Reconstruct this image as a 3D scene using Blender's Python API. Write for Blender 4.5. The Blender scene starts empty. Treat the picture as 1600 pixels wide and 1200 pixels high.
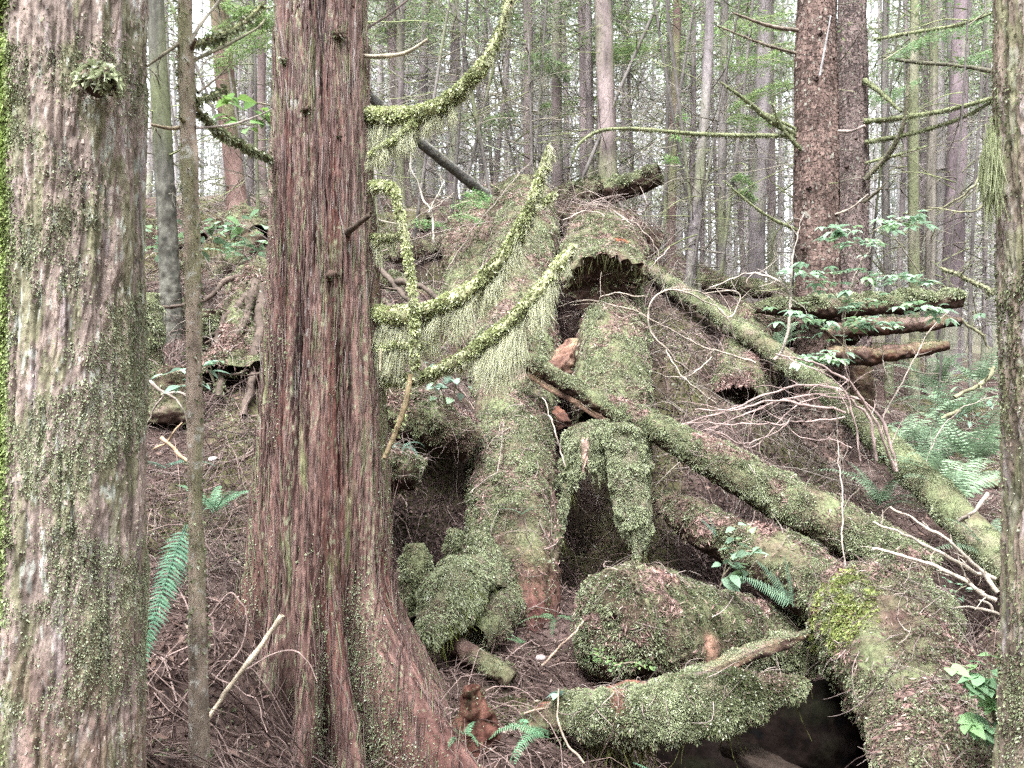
import bpy, math
import numpy as np
RS = np.random.RandomState(11)
W, H, F, CZ = 1600., 1200., 1200., 1.6
C = bpy.context.scene.collection
PI = math.pi

def P(px, py, d):
    """photo position (1600x1200) and distance along the view -> point in metres"""
    return np.array([(px - 800.) / F * d, d, CZ - (py - 600.) / F * d])
def A(*a): return np.array(a, dtype=float)
def nrm(v): return v / (np.linalg.norm(v, axis=-1, keepdims=True) + 1e-12)
def sst(x, a, b):
    t = np.clip((x - a) / (b - a), 0, 1); return t * t * (3 - 2 * t)
def mixc(a, b, t): return a + (b - a) * t[..., None]

# ------------------------------------------------------------------ noise
def _h(ix, iy, iz, s):
    n = (ix.astype(np.uint32) * np.uint32(374761393) + iy.astype(np.uint32) * np.uint32(668265263)
         + iz.astype(np.uint32) * np.uint32(2246822519) + np.uint32(s * 3266489917 & 0xffffffff))
    n = (n ^ (n >> np.uint32(13))) * np.uint32(1274126177)
    n = (n ^ (n >> np.uint32(16))) * np.uint32(2654435761)
    return ((n >> np.uint32(8)) & np.uint32(0xffff)).astype(np.float32) / 32767.5 - 1.0
def vn(p, s=0):
    p = np.asarray(p, dtype=np.float64)
    i = np.floor(p).astype(np.int64); f = p - i; f = f * f * (3 - 2 * f)
    x, y, z = i[..., 0], i[..., 1], i[..., 2]; fx, fy, fz = f[..., 0], f[..., 1], f[..., 2]
    def c(a, b, d): return _h((x + a) & 0xffffffff, (y + b) & 0xffffffff, (z + d) & 0xffffffff, s)
    x00 = c(0,0,0) * (1-fx) + c(1,0,0) * fx; x10 = c(0,1,0) * (1-fx) + c(1,1,0) * fx
    x01 = c(0,0,1) * (1-fx) + c(1,0,1) * fx; x11 = c(0,1,1) * (1-fx) + c(1,1,1) * fx
    return (x00 * (1-fy) + x10 * fy) * (1-fz) + (x01 * (1-fy) + x11 * fy) * fz
def fbm(p, s=0, o=4, g=0.5):
    p = np.asarray(p, dtype=float); r = 0; a = 1.0; t = 0
    for k in range(o):
        r = r + a * vn(p * 2.03 ** k + 17.3 * k, s + k); t += a; a *= g
    return r / t * 1.6

# ------------------------------------------------------------------ materials
MATS = {}
def mat(name, rough=0.85, scale=60., amt=0.45, bump=0.25, transl=0.0, stretch=(1, 1, 1), spec=0.25, dist=0.006):
    m = bpy.data.materials.new(name); m.use_nodes = True
    nt = m.node_tree; nt.nodes.clear(); N = nt.nodes.new; L = nt.links.new
    out = N('ShaderNodeOutputMaterial'); b = N('ShaderNodeBsdfPrincipled')
    at = N('ShaderNodeAttribute'); at.attribute_name = 'Col'
    tc = N('ShaderNodeTexCoord'); mp = N('ShaderNodeMapping'); mp.inputs['Scale'].default_value = stretch
    L(tc.outputs['Object'], mp.inputs['Vector'])
    nz = N('ShaderNodeTexNoise'); nz.inputs['Scale'].default_value = scale; nz.inputs['Detail'].default_value = 5; nz.inputs['Roughness'].default_value = 0.7
    L(mp.outputs['Vector'], nz.inputs['Vector'])
    mr = N('ShaderNodeMapRange'); mr.inputs['From Min'].default_value = 0.3; mr.inputs['From Max'].default_value = 0.7
    mr.inputs['To Min'].default_value = 1 - amt; mr.inputs['To Max'].default_value = 1 + amt
    L(nz.outputs['Fac'], mr.inputs['Value'])
    vm = N('ShaderNodeVectorMath'); vm.operation = 'SCALE'
    L(at.outputs['Color'], vm.inputs[0]); L(mr.outputs['Result'], vm.inputs['Scale'])
    L(vm.outputs['Vector'], b.inputs['Base Color'])
    b.inputs['Roughness'].default_value = rough; b.inputs['Specular IOR Level'].default_value = spec
    if bump:
        bp = N('ShaderNodeBump'); bp.inputs['Strength'].default_value = bump; bp.inputs['Distance'].default_value = dist
        L(nz.outputs['Fac'], bp.inputs['Height']); L(bp.outputs['Normal'], b.inputs['Normal'])
    if transl:
        tr = N('ShaderNodeBsdfTranslucent'); L(vm.outputs['Vector'], tr.inputs['Color'])
        mx = N('ShaderNodeMixShader'); mx.inputs['Fac'].default_value = transl
        L(b.outputs['BSDF'], mx.inputs[1]); L(tr.outputs['BSDF'], mx.inputs[2]); L(mx.outputs['Shader'], out.inputs['Surface'])
    else:
        L(b.outputs['BSDF'], out.inputs['Surface'])
    MATS[name] = m; return m
mat('forest_floor', 0.95, 45, 0.5, 0.6, spec=0.02)
mat('bark', 0.9, 30, 0.35, 0.5, stretch=(1, 1, 0.6), dist=0.01, spec=0.08)
mat('cedar_bark', 0.8, 55, 0.3, 0.45, stretch=(1, 1, 0.12), dist=0.006, spec=0.1)
mat('rotten_wood', 0.9, 40, 0.45, 0.7, dist=0.012, spec=0.03)
mat('moss', 0.9, 25, 0.25, 0.0, transl=0.25, spec=0.03)
mat('hanging_moss', 0.9, 20, 0.2, 0.0, transl=0.5, spec=0.02)
mat('twig', 0.85, 40, 0.3, 0.0, spec=0.08)
mat('leaf', 0.55, 30, 0.15, 0.0, transl=0.35, spec=0.35)
mat('needle', 0.7, 8, 0.3, 0.0, transl=0.4, spec=0.15)

# ------------------------------------------------------------------ mesh building
class MB:
    def __init__(s): s.v = []; s.f = []; s.c = []; s.n = 0
    def add(s, V, Fq, Cc):
        V = np.asarray(V, dtype=np.float32).reshape(-1, 3); Fq = np.asarray(Fq, dtype=np.int64).reshape(-1, 4)
        Cc = np.broadcast_to(np.asarray(Cc, dtype=np.float32).reshape(-1, 3), V.shape)
        s.v.append(V); s.f.append(Fq + s.n); s.c.append(Cc); s.n += len(V); return s
    def grid(s, G, Cg, wrap=False, flip=False):
        s.add(G, gridf(G.shape[0], G.shape[1], wrap, flip), Cg); return s
    def arrays(s): return np.concatenate(s.v), np.concatenate(s.f), np.concatenate(s.c)

def gridf(nv, nu, wrap=False, flip=False):
    i = np.arange(nv - 1)[:, None]; j = np.arange(nu if wrap else nu - 1)[None, :]; j2 = (j + 1) % nu
    f = np.stack([i * nu + j, i * nu + j2, (i + 1) * nu + j2, (i + 1) * nu + j], -1).reshape(-1, 4)
    return f[:, ::-1] if flip else f

ORG = {}
def build(name, mb, material, parent=None, smooth=True, loc=None, kind=None, label=None):
    V, Fq, Cc = mb.arrays()
    o_ = np.zeros(3)
    if parent is not None: o_ = ORG[parent.name]
    elif loc is not None: o_ = np.asarray(loc, dtype=float)
    me = bpy.data.meshes.new(name)
    me.vertices.add(len(V)); me.vertices.foreach_set('co', (V - o_).astype(np.float32).ravel())
    me.loops.add(len(Fq) * 4); me.loops.foreach_set('vertex_index', Fq.astype(np.int32).ravel())
    me.polygons.add(len(Fq)); me.polygons.foreach_set('loop_start', np.arange(0, len(Fq) * 4, 4, dtype=np.int32))
    me.polygons.foreach_set('use_smooth', np.full(len(Fq), smooth, dtype=bool))
    at = me.attributes.new('Col', 'FLOAT_COLOR', 'POINT')
    at.data.foreach_set('color', np.concatenate([np.clip(Cc, 0.002, 0.95), np.ones((len(Cc), 1), np.float32)], 1).astype(np.float32).ravel())
    me.materials.append(MATS[material]); me.update(calc_edges=True); me.validate()
    o = bpy.data.objects.new(name, me); C.objects.link(o)
    if parent is not None: o.parent = parent; ORG[o.name] = o_
    else: o.location = o_; ORG[o.name] = o_
    if kind: o['kind'] = kind
    if label: o['label'] = label
    return o
def thing(name, label, cat, loc, group=None):
    o = bpy.data.objects.new(name, None); C.objects.link(o); o.location = tuple(loc); o.empty_display_size = 0.1
    ORG[o.name] = np.asarray(loc, dtype=float)
    return tag(o, label, cat, group)
def tag(o, label, cat, group=None, kind=None):
    o['label'] = label; o['category'] = cat
    if group: o['group'] = group
    if kind: o['kind'] = kind
    return o

def spline(pts, n):
    p = np.asarray(pts, dtype=float)
    if p.ndim == 1: p = p[:, None]
    k = len(p); q = np.concatenate([2 * p[:1] - p[1:2], p, 2 * p[-1:] - p[-2:-1]])
    t = np.linspace(0, k - 1, n); i = np.minimum(t.astype(int), k - 2); f = (t - i)[:, None]
    a, b, c, d = q[i], q[i + 1], q[i + 2], q[i + 3]
    return 0.5 * (2 * b + (c - a) * f + (2 * a - 5 * b + 4 * c - d) * f ** 2 + (3 * b - a - 3 * c + d) * f ** 3)

def tube(path, radii, nu, nv, up=(0, 0, 1), squash=1.0, disp=None, smoothpath=True, cap0=None, cap1=None, vpos=None):
    """swept surface -> grid (rows, nu, 3), radial dirs, theta, s(0..1). theta 0 = side, pi/2 = up. caps: recess depth or None"""
    pts = spline(path, nv); rad = spline(radii, nv)[:, 0]
    if vpos is not None:
        big = spline(path, 400); rb = spline(radii, 400)[:, 0]; x = np.linspace(0, 1, 400)
        pts = np.stack([np.interp(vpos, x, big[:, k]) for k in range(3)], 1); rad = np.interp(vpos, x, rb); nv = len(vpos)
    t = nrm(np.gradient(pts, axis=0)); upv = np.broadcast_to(A(*up), t.shape)
    sd = nrm(np.cross(t, upv)); u2 = np.cross(sd, t)
    th = np.linspace(0, 2 * PI, nu, endpoint=False)
    if np.dot(np.cross(u2[nv // 2], t[nv // 2]), sd[nv // 2]) < 0: th = th[::-1]
    D = sd[:, None, :] * np.cos(th)[None, :, None] + u2[:, None, :] * (np.sin(th)[None, :, None] * squash)
    S = np.linspace(0, 1, nv) if vpos is None else vpos
    TH, SS = np.meshgrid(th, S)
    G = pts[:, None, :] + D * rad[:, None, None]
    if disp is not None: G = G + D * disp(G, TH, SS, rad[:, None])[..., None]
    rows = [G]; 
    def cap(row, ax, dep):
        c = row.mean(0); out = []; R_ = np.linalg.norm(row - c, axis=1).mean(); dep = dep * min(1., R_ * 4)
        for f, r in ((.97, .06), (.92, .2), (.85, .38), (.76, .55), (.66, .7), (.55, .82), (.44, .9), (.32, .96), (.2, 1.), (.1, 1.), (.01, 1.)):
            q = c + (row - c) * f; w = fbm(q * 11, 5, 3) * .35 + .9
            out.append(q - ax * (dep * r * w + R_ * .10 * fbm(q * A(26, 26, 9), 7, 3) * (1 - f) ** .3)[:, None])
        return np.array(out)
    k0 = k1 = 0
    if cap0 is not None: cc = cap(G[0], -t[0], cap0)[::-1]; rows.insert(0, cc); k0 = 11
    if cap1 is not None: rows.append(cap(G[-1], t[-1], cap1)); k1 = 11
    G2 = np.concatenate(rows)
    pad = lambda X: np.concatenate([np.repeat(X[:1], k0, 0), X, np.repeat(X[-1:], k1, 0)])
    capm = np.concatenate([np.ones(k0), np.zeros(nv), np.ones(k1)])[:, None] * np.ones((1, nu))
    return G2, pad(D), pad(TH), pad(SS), capm

def polytubes(PL, RAD, col, sides=3):
    """many thin tubes at once. PL (N,K,3), RAD (N,K), col (N,3) or (N,K,3)"""
    N_, K, _ = PL.shape
    t = nrm(np.gradient(PL, axis=1)); r = nrm(RS.normal(size=(N_, 1, 3)) + 0 * t)
    a = nrm(np.cross(t, r)); b = np.cross(t, a); ang = np.arange(sides) * 2 * PI / sides
    V = PL[:, :, None, :] + RAD[:, :, None, None] * (a[:, :, None, :] * np.cos(ang)[:, None] + b[:, :, None, :] * np.sin(ang)[:, None])
    n = (np.arange(N_) * K * sides)[:, None, None]; i = np.arange(K - 1)[None, :, None]; j = np.arange(sides)[None, None, :]; j2 = (j + 1) % sides
    Fq = np.stack([n + i * sides + j, n + i * sides + j2, n + (i + 1) * sides + j2, n + (i + 1) * sides + j], -1).reshape(-1, 4)
    if col.ndim == 2: col = col[:, None, :]
    Cc = np.broadcast_to(col[:, :, None, :], (N_, K, sides, 3)) * (0.85 + 0.3 * RS.rand(N_, K, 1, 1))
    return V.reshape(-1, 3), Fq, Cc.reshape(-1, 3)

def walk(start, d, length, K=6, curl=0.3, grav=0.0):
    """wandering polylines: start (N,3), d (N,3), length (N)"""
    p = np.asarray(start, float).copy(); d = nrm(d); out = [p.copy()]; step = (length / (K - 1))[:, None]
    bend = RS.normal(size=p.shape) * curl
    for k in range(K - 1):
        bend = bend * 0.7 + RS.normal(size=p.shape) * curl * 0.5
        d = nrm(d + bend + A(0, 0, -grav)); p = p + d * step; out.append(p.copy())
    return np.stack(out, 1)

def facen(V, Fq):
    return np.cross(V[Fq[:, 2]] - V[Fq[:, 0]], V[Fq[:, 3]] - V[Fq[:, 1]])
def sample(V, Fq, n, wt=None):
    nn = facen(V, Fq); ar = np.linalg.norm(nn, axis=1)
    w = ar if wt is None else ar * wt(V[Fq].mean(1), nrm(nn))
    s = w.sum()
    if s <= 0: return np.zeros((0, 3)), np.zeros((0, 3))
    idx = np.searchsorted(np.cumsum(w) / s, RS.rand(n)); idx = np.minimum(idx, len(Fq) - 1)
    u, v = RS.rand(n, 1), RS.rand(n, 1); q = V[Fq[idx]]
    return (q[:, 0] * (1-u) + q[:, 1] * u) * (1-v) + (q[:, 3] * (1-u) + q[:, 2] * u) * v, nrm(nn[idx])

def blades(p, n, L, w, along=0.7, rnd=0.8, grav=0.3, cols=None, mb=None):
    N_ = len(p); d = nrm(n * along + RS.normal(size=(N_, 3)) * rnd + A(0, 0, -grav))
    s = nrm(np.cross(d, RS.normal(size=(N_, 3)))); L = L[:, None]; w = w[:, None]
    q = np.cross(s, d)
    V = np.stack([p - n * 0.003, p + d * L * .5 + s * w + q * L * .08, p + d * L + A(0, 0, -1) * L * grav * .6, p + d * L * .5 - s * w + q * L * .08], 1)
    Fq = np.arange(N_ * 4).reshape(-1, 4); Cc = np.repeat(cols, 4, 0).reshape(N_, 4, 3).copy(); Cc[:, 0] *= 0.3; Cc[:, 2] *= 1.4  # dark moss bases and light tips, deepened to paint in shading contrast
    mb = mb or MB(); return mb.add(V.reshape(-1, 3), Fq, Cc.reshape(-1, 3))

MOSS_D, MOSS_M, MOSS_L, MOSS_P, MOSS_B = A(.07,.079,.038), A(.20,.22,.125), A(.335,.365,.225), A(.47,.48,.38), A(.185,.125,.108)
def mosscol(p, sc=5., brown=0.25, light=0.0, seed=3):
    n1 = fbm(p * sc, seed, 3); n2 = fbm(p * sc * 2.7, seed + 9, 2); r = RS.rand(len(p)); light = light + .4 * fbm(p * 1.9, seed + 4, 2); cl = sst(fbm(p * 2.6, seed + 6, 3), -.15, .45)
    c = mixc(np.tile(MOSS_D, (len(p), 1)), MOSS_M, np.clip(.55 + n1 * .6 + (r - .5) * .5 + light, 0, 1))
    c = mixc(c, MOSS_L, np.clip((n1 + n2) * .45 + (RS.rand(len(p)) - .45) * .9 + light, 0, 1))
    c = mixc(c, MOSS_P, (RS.rand(len(p)) < .08 + .15 * np.maximum(light, 0)) * .8)
    c = mixc(c, MOSS_B, (RS.rand(len(p)) < np.clip(brown * (.25 + 1.9 * cl) * (1 - n2 * .8), 0, 1)) * .85)
    return c * (.8 + .4 * RS.rand(len(p), 1))
def mossmesh(V, Fq, n, size, brown=.25, light=0., sc=5., thr=-.15, up=-.4, grav=.3, seed=3, mb=None, wfun=None):
    n = int(n * 2.4); size = size * .72; thr = thr - .3
    def wt(c, nn):
        w = sst(fbm(c * sc * .6, seed + 20, 3), thr - .2, thr + .2) * sst(nn[:, 2], up - .25, up + .25) + 1e-9
        return w * (wfun(c) if wfun else 1.)
    p, nn = sample(V, Fq, n, wt)
    cu = fbm(p * 13, seed + 31, 3); p = p + nn * (size * 1.5 * np.clip(cu + .1, 0, 1))[:, None]
    L = size * (.45 + RS.rand(n) * .9) * (.85 + .6 * np.clip(cu, -.6, 1)); return blades(p, nn, L, L * (.14 + .10 * RS.rand(n)), .75, .75, grav, mosscol(p, sc, brown, light, seed), mb)

TAN = A(.29, .222, .203); DKB = A(.05, .031, .027)
def draped(V, Fq, n, length, rad, up=.1, mb=None, curl=.35, lift=.012, colr=None, wfun=None):
    """thin dead twigs lying on a surface"""
    p, nn = sample(V, Fq, n, lambda c, m: sst(m[:, 2], up - .3, up + .3) * (wfun(c) if wfun else 1.))
    d = RS.normal(size=p.shape); d = nrm(d - nn * (d * nn).sum(1, keepdims=True) * .9)
    K = 6; PL = walk(p, d, length * (.4 + 1.2 * RS.rand(n)), K, curl)
    off = np.sin(np.linspace(0, PI, K))[None, :, None] * nn[:, None, :] * (length * (.02 + .2 * RS.rand(n) ** 2))[:, None, None]
    flat = ((PL - p[:, None]) * nn[:, None]).sum(2, keepdims=True)
    PL = PL - nn[:, None] * flat * .8 + off + nn[:, None] * lift
    r = rad * (.5 + RS.rand(n)); RAD = r[:, None] * np.linspace(1, .4, K)[None]
    t = RS.rand(n) ** 1.4; cc = mixc(np.tile(DKB, (n, 1)), TAN if colr is None else colr, t)
    mb = mb or MB(); return mb.add(*polytubes(PL, RAD, cc))
def barkflakes(p, n, L, w, cols, mb=None):
    N_ = len(p); d = nrm(A(0, 0, 1) + RS.normal(size=(N_, 3)) * .16); d = nrm(d - n * (d * n).sum(1, keepdims=True)); s = nrm(np.cross(d, n)); L = L[:, None]; w = w[:, None]
    lift = n * np.minimum(.10 * L, .001 + .012 * RS.rand(N_, 1) ** 2)
    V = np.stack([p + d * L * .5 - s * w * .6, p + d * L * .5 + s * w * (.3 + .6 * RS.rand(N_, 1)), p - d * L * .5 + s * w * (.4 + .6 * RS.rand(N_, 1)) + lift, p - d * L * (.3 + .3 * RS.rand(N_, 1)) - s * w + lift], 1)
    mb = mb or MB(); return mb.add(V.reshape(-1, 3), np.arange(N_ * 4).reshape(-1, 4), np.repeat(cols, 4, 0))
def flakes(p, n, L, w, cols, mb):
    N_ = len(p); d = RS.normal(size=(N_, 3)); d = nrm(d - n * (d * n).sum(1, keepdims=True) * .85); s = nrm(np.cross(d, n))
    V = np.stack([p + n * .003, p + d * (L * .5)[:, None] + s * w[:, None] + n * .008, p + d * L[:, None] + n * .006, p + d * (L * .5)[:, None] - s * w[:, None] + n * .002], 1)
    return mb.add(V.reshape(-1, 3), np.arange(N_ * 4).reshape(-1, 4), np.repeat(cols, 4, 0))

# ================================================================== GROUND
GC = np.array([P(*q) for q in [
    (750,1160,3.3),(600,1230,3.2),(900,1090,4.0),(1000,1120,4.0),(760,1050,4.0),(850,960,4.8),(720,1010,4.3),(840,900,5.4),(920,850,6.1),(930,760,6.9),
    (640,830,5.2),(680,745,5.6),(640,650,5.9),(690,610,6.2),(640,560,6.8),(700,470,8.2),(640,430,8.8),(640,350,11),(720,330,11),
    (330,1140,2.8),(350,960,3.8),(350,800,4.7),(360,650,5.7),(370,540,6.8),(350,430,9),(300,335,12),(420,335,12.5),(240,700,5.2),(240,560,6.8),(240,430,9),(100,500,7),
    (230,1120,2.7),(120,1180,2.0),(430,1080,3.2),(520,1220,3.2),(60,330,12),(-200,600,6),(-300,350,12),(-100,1000,2.5),
    (800,470,8.8),(810,360,10.5),(905,560,8.4),(905,640,7.3),(1040,560,7.4),(1060,470,9),(960,400,9.6),(1180,560,8.3),(1110,630,7.1),(1190,700,6.5),(1250,770,6.0),(1080,740,6.4),
    (1060,425,12),(1150,440,13),(1270,720,8),(1400,640,10),(1540,630,11),(1450,720,8),(1500,810,6.5),(1500,910,5.3),(1560,990,4.5),(1350,800,6.2),(1300,860,5.6),(1180,900,5.6),
    (1060,900,5.6),(1180,1060,4.6),(1300,1330,3.4),(1220,1330,3.3),(1150,1260,3.3),(1350,1180,4.0),(1000,1250,3.2),(1560,1200,3.2),(1640,1100,3.4),(1700,900,5),(1700,650,10),
    (900,330,14),(1000,390,15),(200,330,20),(600,310,20),(900,380,26),(1150,470,22),(1400,560,16),(1500,540,25),(1700,560,20),(300,400,30),(1000,450,45),(400,450,45),(1500,520,45),(-100,420,30)]]
    + [A(-6,0,.3), A(-2,0,.1), A(0,0,0), A(2,0,0), A(6,0,0), A(-14,2,1.2), A(14,2,.3), A(-25,20,5.5), A(25,20,2.5), A(-25,55,6), A(0,60,6), A(25,55,5)])
_k = lambda a, b: np.sqrt(((a[:, None, :2] - b[None, :, :2]) ** 2).sum(-1) + .04)
_w = np.linalg.solve(_k(GC, GC) + np.eye(len(GC)) * .01, GC[:, 2] - 2.)
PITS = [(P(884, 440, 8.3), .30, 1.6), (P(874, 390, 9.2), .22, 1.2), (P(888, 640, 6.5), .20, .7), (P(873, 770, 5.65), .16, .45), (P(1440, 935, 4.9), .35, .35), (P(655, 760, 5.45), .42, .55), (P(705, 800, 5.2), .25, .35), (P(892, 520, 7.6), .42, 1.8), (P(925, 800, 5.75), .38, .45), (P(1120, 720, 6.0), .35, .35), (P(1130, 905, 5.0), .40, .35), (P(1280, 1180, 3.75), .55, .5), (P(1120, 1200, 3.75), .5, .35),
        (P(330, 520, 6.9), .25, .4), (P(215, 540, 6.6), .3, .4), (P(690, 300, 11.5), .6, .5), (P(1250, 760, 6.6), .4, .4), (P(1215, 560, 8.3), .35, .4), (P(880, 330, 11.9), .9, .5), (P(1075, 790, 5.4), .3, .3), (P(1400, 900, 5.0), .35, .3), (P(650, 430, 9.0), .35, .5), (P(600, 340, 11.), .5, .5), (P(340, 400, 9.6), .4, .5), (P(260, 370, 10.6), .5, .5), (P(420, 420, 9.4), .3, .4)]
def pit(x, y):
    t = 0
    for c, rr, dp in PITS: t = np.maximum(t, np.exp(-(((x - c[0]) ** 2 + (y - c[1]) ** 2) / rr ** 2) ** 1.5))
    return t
def gz(x, y, detail=True):
    x = np.asarray(x, float); y = np.asarray(y, float); sh = x.shape
    q = np.stack([np.clip(x.ravel(), -25, 25), np.clip(y.ravel(), 0, 60)], 1)
    z = np.concatenate([_k(q[i:i + 20000], GC) @ _w for i in range(0, len(q), 20000)]) + 2.
    for c, rr, dp in PITS: z = z - dp * np.exp(-(((x.ravel() - c[0]) ** 2 + (y.ravel() - c[1]) ** 2) / rr ** 2) ** 1.5)
    if detail:
        p3 = np.stack([x.ravel(), y.ravel(), 0 * x.ravel()], 1)
        z = z + fbm(p3 * 1.3, 41, 3) * .09 + fbm(p3 * 6, 42, 3) * .04 * (p3[:, 1] < 30) + fbm(p3 * 19, 43, 2) * .012 * (p3[:, 1] < 12)
    return z.reshape(sh)
def gpt(px, d):
    """ground point straight below photo column px at distance d"""
    x = (px - 800.) / F * d; return A(x, d, float(gz(np.array([x]), np.array([d]))[0]))
far = np.array([12, 16, 22, 32, 50, 80, 150, 300, 600.])
xs = np.concatenate([-far[::-1], np.arange(-9, 9, .05), far])
ys = np.concatenate([[-300, -100, -40, -15, -5, -1], np.arange(1, 13, .045), np.arange(13, 30, .25), [35, 42, 50, 62, 80, 150, 300, 700]])
GX, GY = np.meshgrid(xs, ys); GZ = gz(GX, GY)
GG = np.stack([GX, GY, GZ], -1); gp = GG.reshape(-1, 3)
n1 = fbm(gp * A(1, 1, 0) * 1.1, 50, 4); n2 = fbm(gp * A(1, 1, 0) * 9, 51, 3)
gcol = mixc(np.tile(A(.035, .023, .02), (len(gp), 1)), A(.11, .076, .068), np.clip(.45 + n2 * .6, 0, 1))
gcol = mixc(gcol, A(.085, .09, .035), sst(n1, .15, .5) * .6)
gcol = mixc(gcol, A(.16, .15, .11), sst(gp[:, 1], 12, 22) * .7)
gcol = gcol * (1 - .9 * pit(gp[:, 0], gp[:, 1]))[:, None]  # hollows darkened: deep shade painted into the ground colour
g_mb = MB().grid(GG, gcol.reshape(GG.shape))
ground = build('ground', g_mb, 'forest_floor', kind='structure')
gV, gF, _ = g_mb.arrays(); gV = gV.astype(float)
# litter, twigs and moss lying on the near ground (uncountable)
def gscatter(n, d0, d1, px0=-250, px1=1850, pw=1.):
    d = d0 * (d1 / d0) ** (RS.rand(n) ** pw); x = (px0 + (px1 - px0) * RS.rand(n) - 800) / F * d
    e = .03; z = gz(x, d); nn = nrm(np.stack([-(gz(x + e, d) - z) / e, -(gz(x, d + e) - z) / e, np.ones(n)], 1))
    kp = RS.rand(n) > .8 * sst(pit(x, d), .2, .7)
    return np.stack([x, d, z], 1)[kp], nn[kp]
lm = MB()
p, nn = gscatter(90000, 2.3, 12)
t = RS.rand(len(p)); cc = mixc(mixc(np.tile(A(.03, .02, .018), (len(p), 1)), A(.21, .14, .122), t), A(.42, .34, .28), (RS.rand(len(p)) < .06) * 1.)
flakes(p, nn, .02 + .03 * RS.rand(len(p)) + p[:, 1] * .002, .002 + .003 * RS.rand(len(p)) + p[:, 1] * .0003, cc, lm)
p, nn = gscatter(5000, 2.3, 9)
flakes(p, nn, .03 + .07 * RS.rand(len(p)) ** 2, .006 + .016 * RS.rand(len(p)) ** 2, mixc(np.tile(A(.06, .035, .03), (len(p), 1)), A(.30, .20, .165), RS.rand(len(p))), lm)
tag(build('needle_litter', lm, 'needle', smooth=False), 'brown carpet of fallen needles and bark flakes over the forest floor', 'litter', kind='stuff')
tm = MB()
p, nn = gscatter(8800, 2.3, 11, pw=.9)
dd = RS.normal(size=p.shape) * A(1, 1, .15); Ln = (.10 + .35 * RS.rand(len(p)) ** 2) * (1 + p[:, 1] * .05); K = 7
PL = walk(p, dd, Ln * 1.5, K, .06 + .5 * RS.rand(len(p), 1) ** 2)
hz = gz(PL[..., 0], PL[..., 1]) + .008 + np.sin(np.linspace(0, PI, K))[None] * (Ln * .35 * RS.rand(len(p)) ** 1.5)[:, None] + PL[..., 2] * 0
PL[..., 2] = hz
rr = (.0016 + .0028 * RS.rand(len(p)) ** 2) * (.7 + p[:, 1] * .12)
cc = mixc(np.tile(DKB, (len(p), 1)), TAN * A(1.0, .95, .93), RS.rand(len(p)) ** 1.6)
tm.add(*polytubes(PL, rr[:, None] * np.linspace(1, .5, K)[None], cc))
tag(build('fallen_twigs', tm, 'twig'), 'tangle of thin dead twigs and bare rootlets scattered over the forest floor', 'twigs', kind='stuff')
mm = MB()
p, nn = gscatter(150000, 2.3, 14)
n1 = fbm(p * A(1, 1, 0) * 1.1, 50, 4); n2 = fbm(p * A(1, 1, 0) * 4, 57, 3)
keep = (n1 * .8 + n2 * .6 + RS.rand(len(p)) * .3) > .28; p = p[keep]; nn = nn[keep]
L = (.012 + .02 * RS.rand(len(p))) * (.6 + p[:, 1] * .12)
blades(p, nn, L, L * .28, .7, .8, .1, mosscol(p, 3, .3, -.05), mm)
tag(build('ground_moss', mm, 'moss', smooth=False), 'low green moss patches growing over the forest floor', 'moss', kind='stuff')

wp = pit(gV[:, 0], gV[:, 1])
p, nn = sample(gV, gF, 5200, lambda c, n_: sst(pit(c[:, 0], c[:, 1]), .15, .6) * (1.05 - n_[:, 2]) * (c[:, 1] < 9) * (c[:, 1] > 2.5))
pr = MB(); PLr = walk(p + nn * .01, nn * .6 + RS.normal(size=p.shape) * .4 + A(0, 0, -.5), .06 + .3 * RS.rand(len(p)) ** 2, 7, .35, .22)
pr.add(*polytubes(PLr, (.0014 + .0024 * RS.rand(len(p)))[:, None] * np.linspace(1, .4, 7)[None], mixc(np.tile(A(.06, .04, .036), (len(p), 1)), A(.24, .18, .165), RS.rand(len(p)) ** 2)))
p, nn = sample(gV, gF, 36000, lambda c, n_: sst(pit(c[:, 0], c[:, 1]), .15, .6) * (c[:, 1] < 9) * (c[:, 1] > 2.5))
flakes(p, nn, .015 + .035 * RS.rand(len(p)), .004 + .010 * RS.rand(len(p)), mixc(np.tile(A(.018, .012, .011), (len(p), 1)), A(.10, .068, .06), RS.rand(len(p)) ** 2), pr)
tag(build('rootlets', pr, 'twig'), 'dark crumbly duff and dangling rootlets in the hollows of the bank', 'rootlets', kind='stuff')
# ================================================================== NEAR TREES
def vdense(zlo, zhi, z0, z1, nd, n2):
    """row positions (0..1) dense between z0..z1"""
    a = np.concatenate([np.linspace(zlo, z0, 6)[:-1] if z0 > zlo + .01 else [], np.linspace(z0, z1, nd), np.linspace(z1, zhi, n2)[1:]])
    return (a - zlo) / (zhi - zlo)

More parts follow.
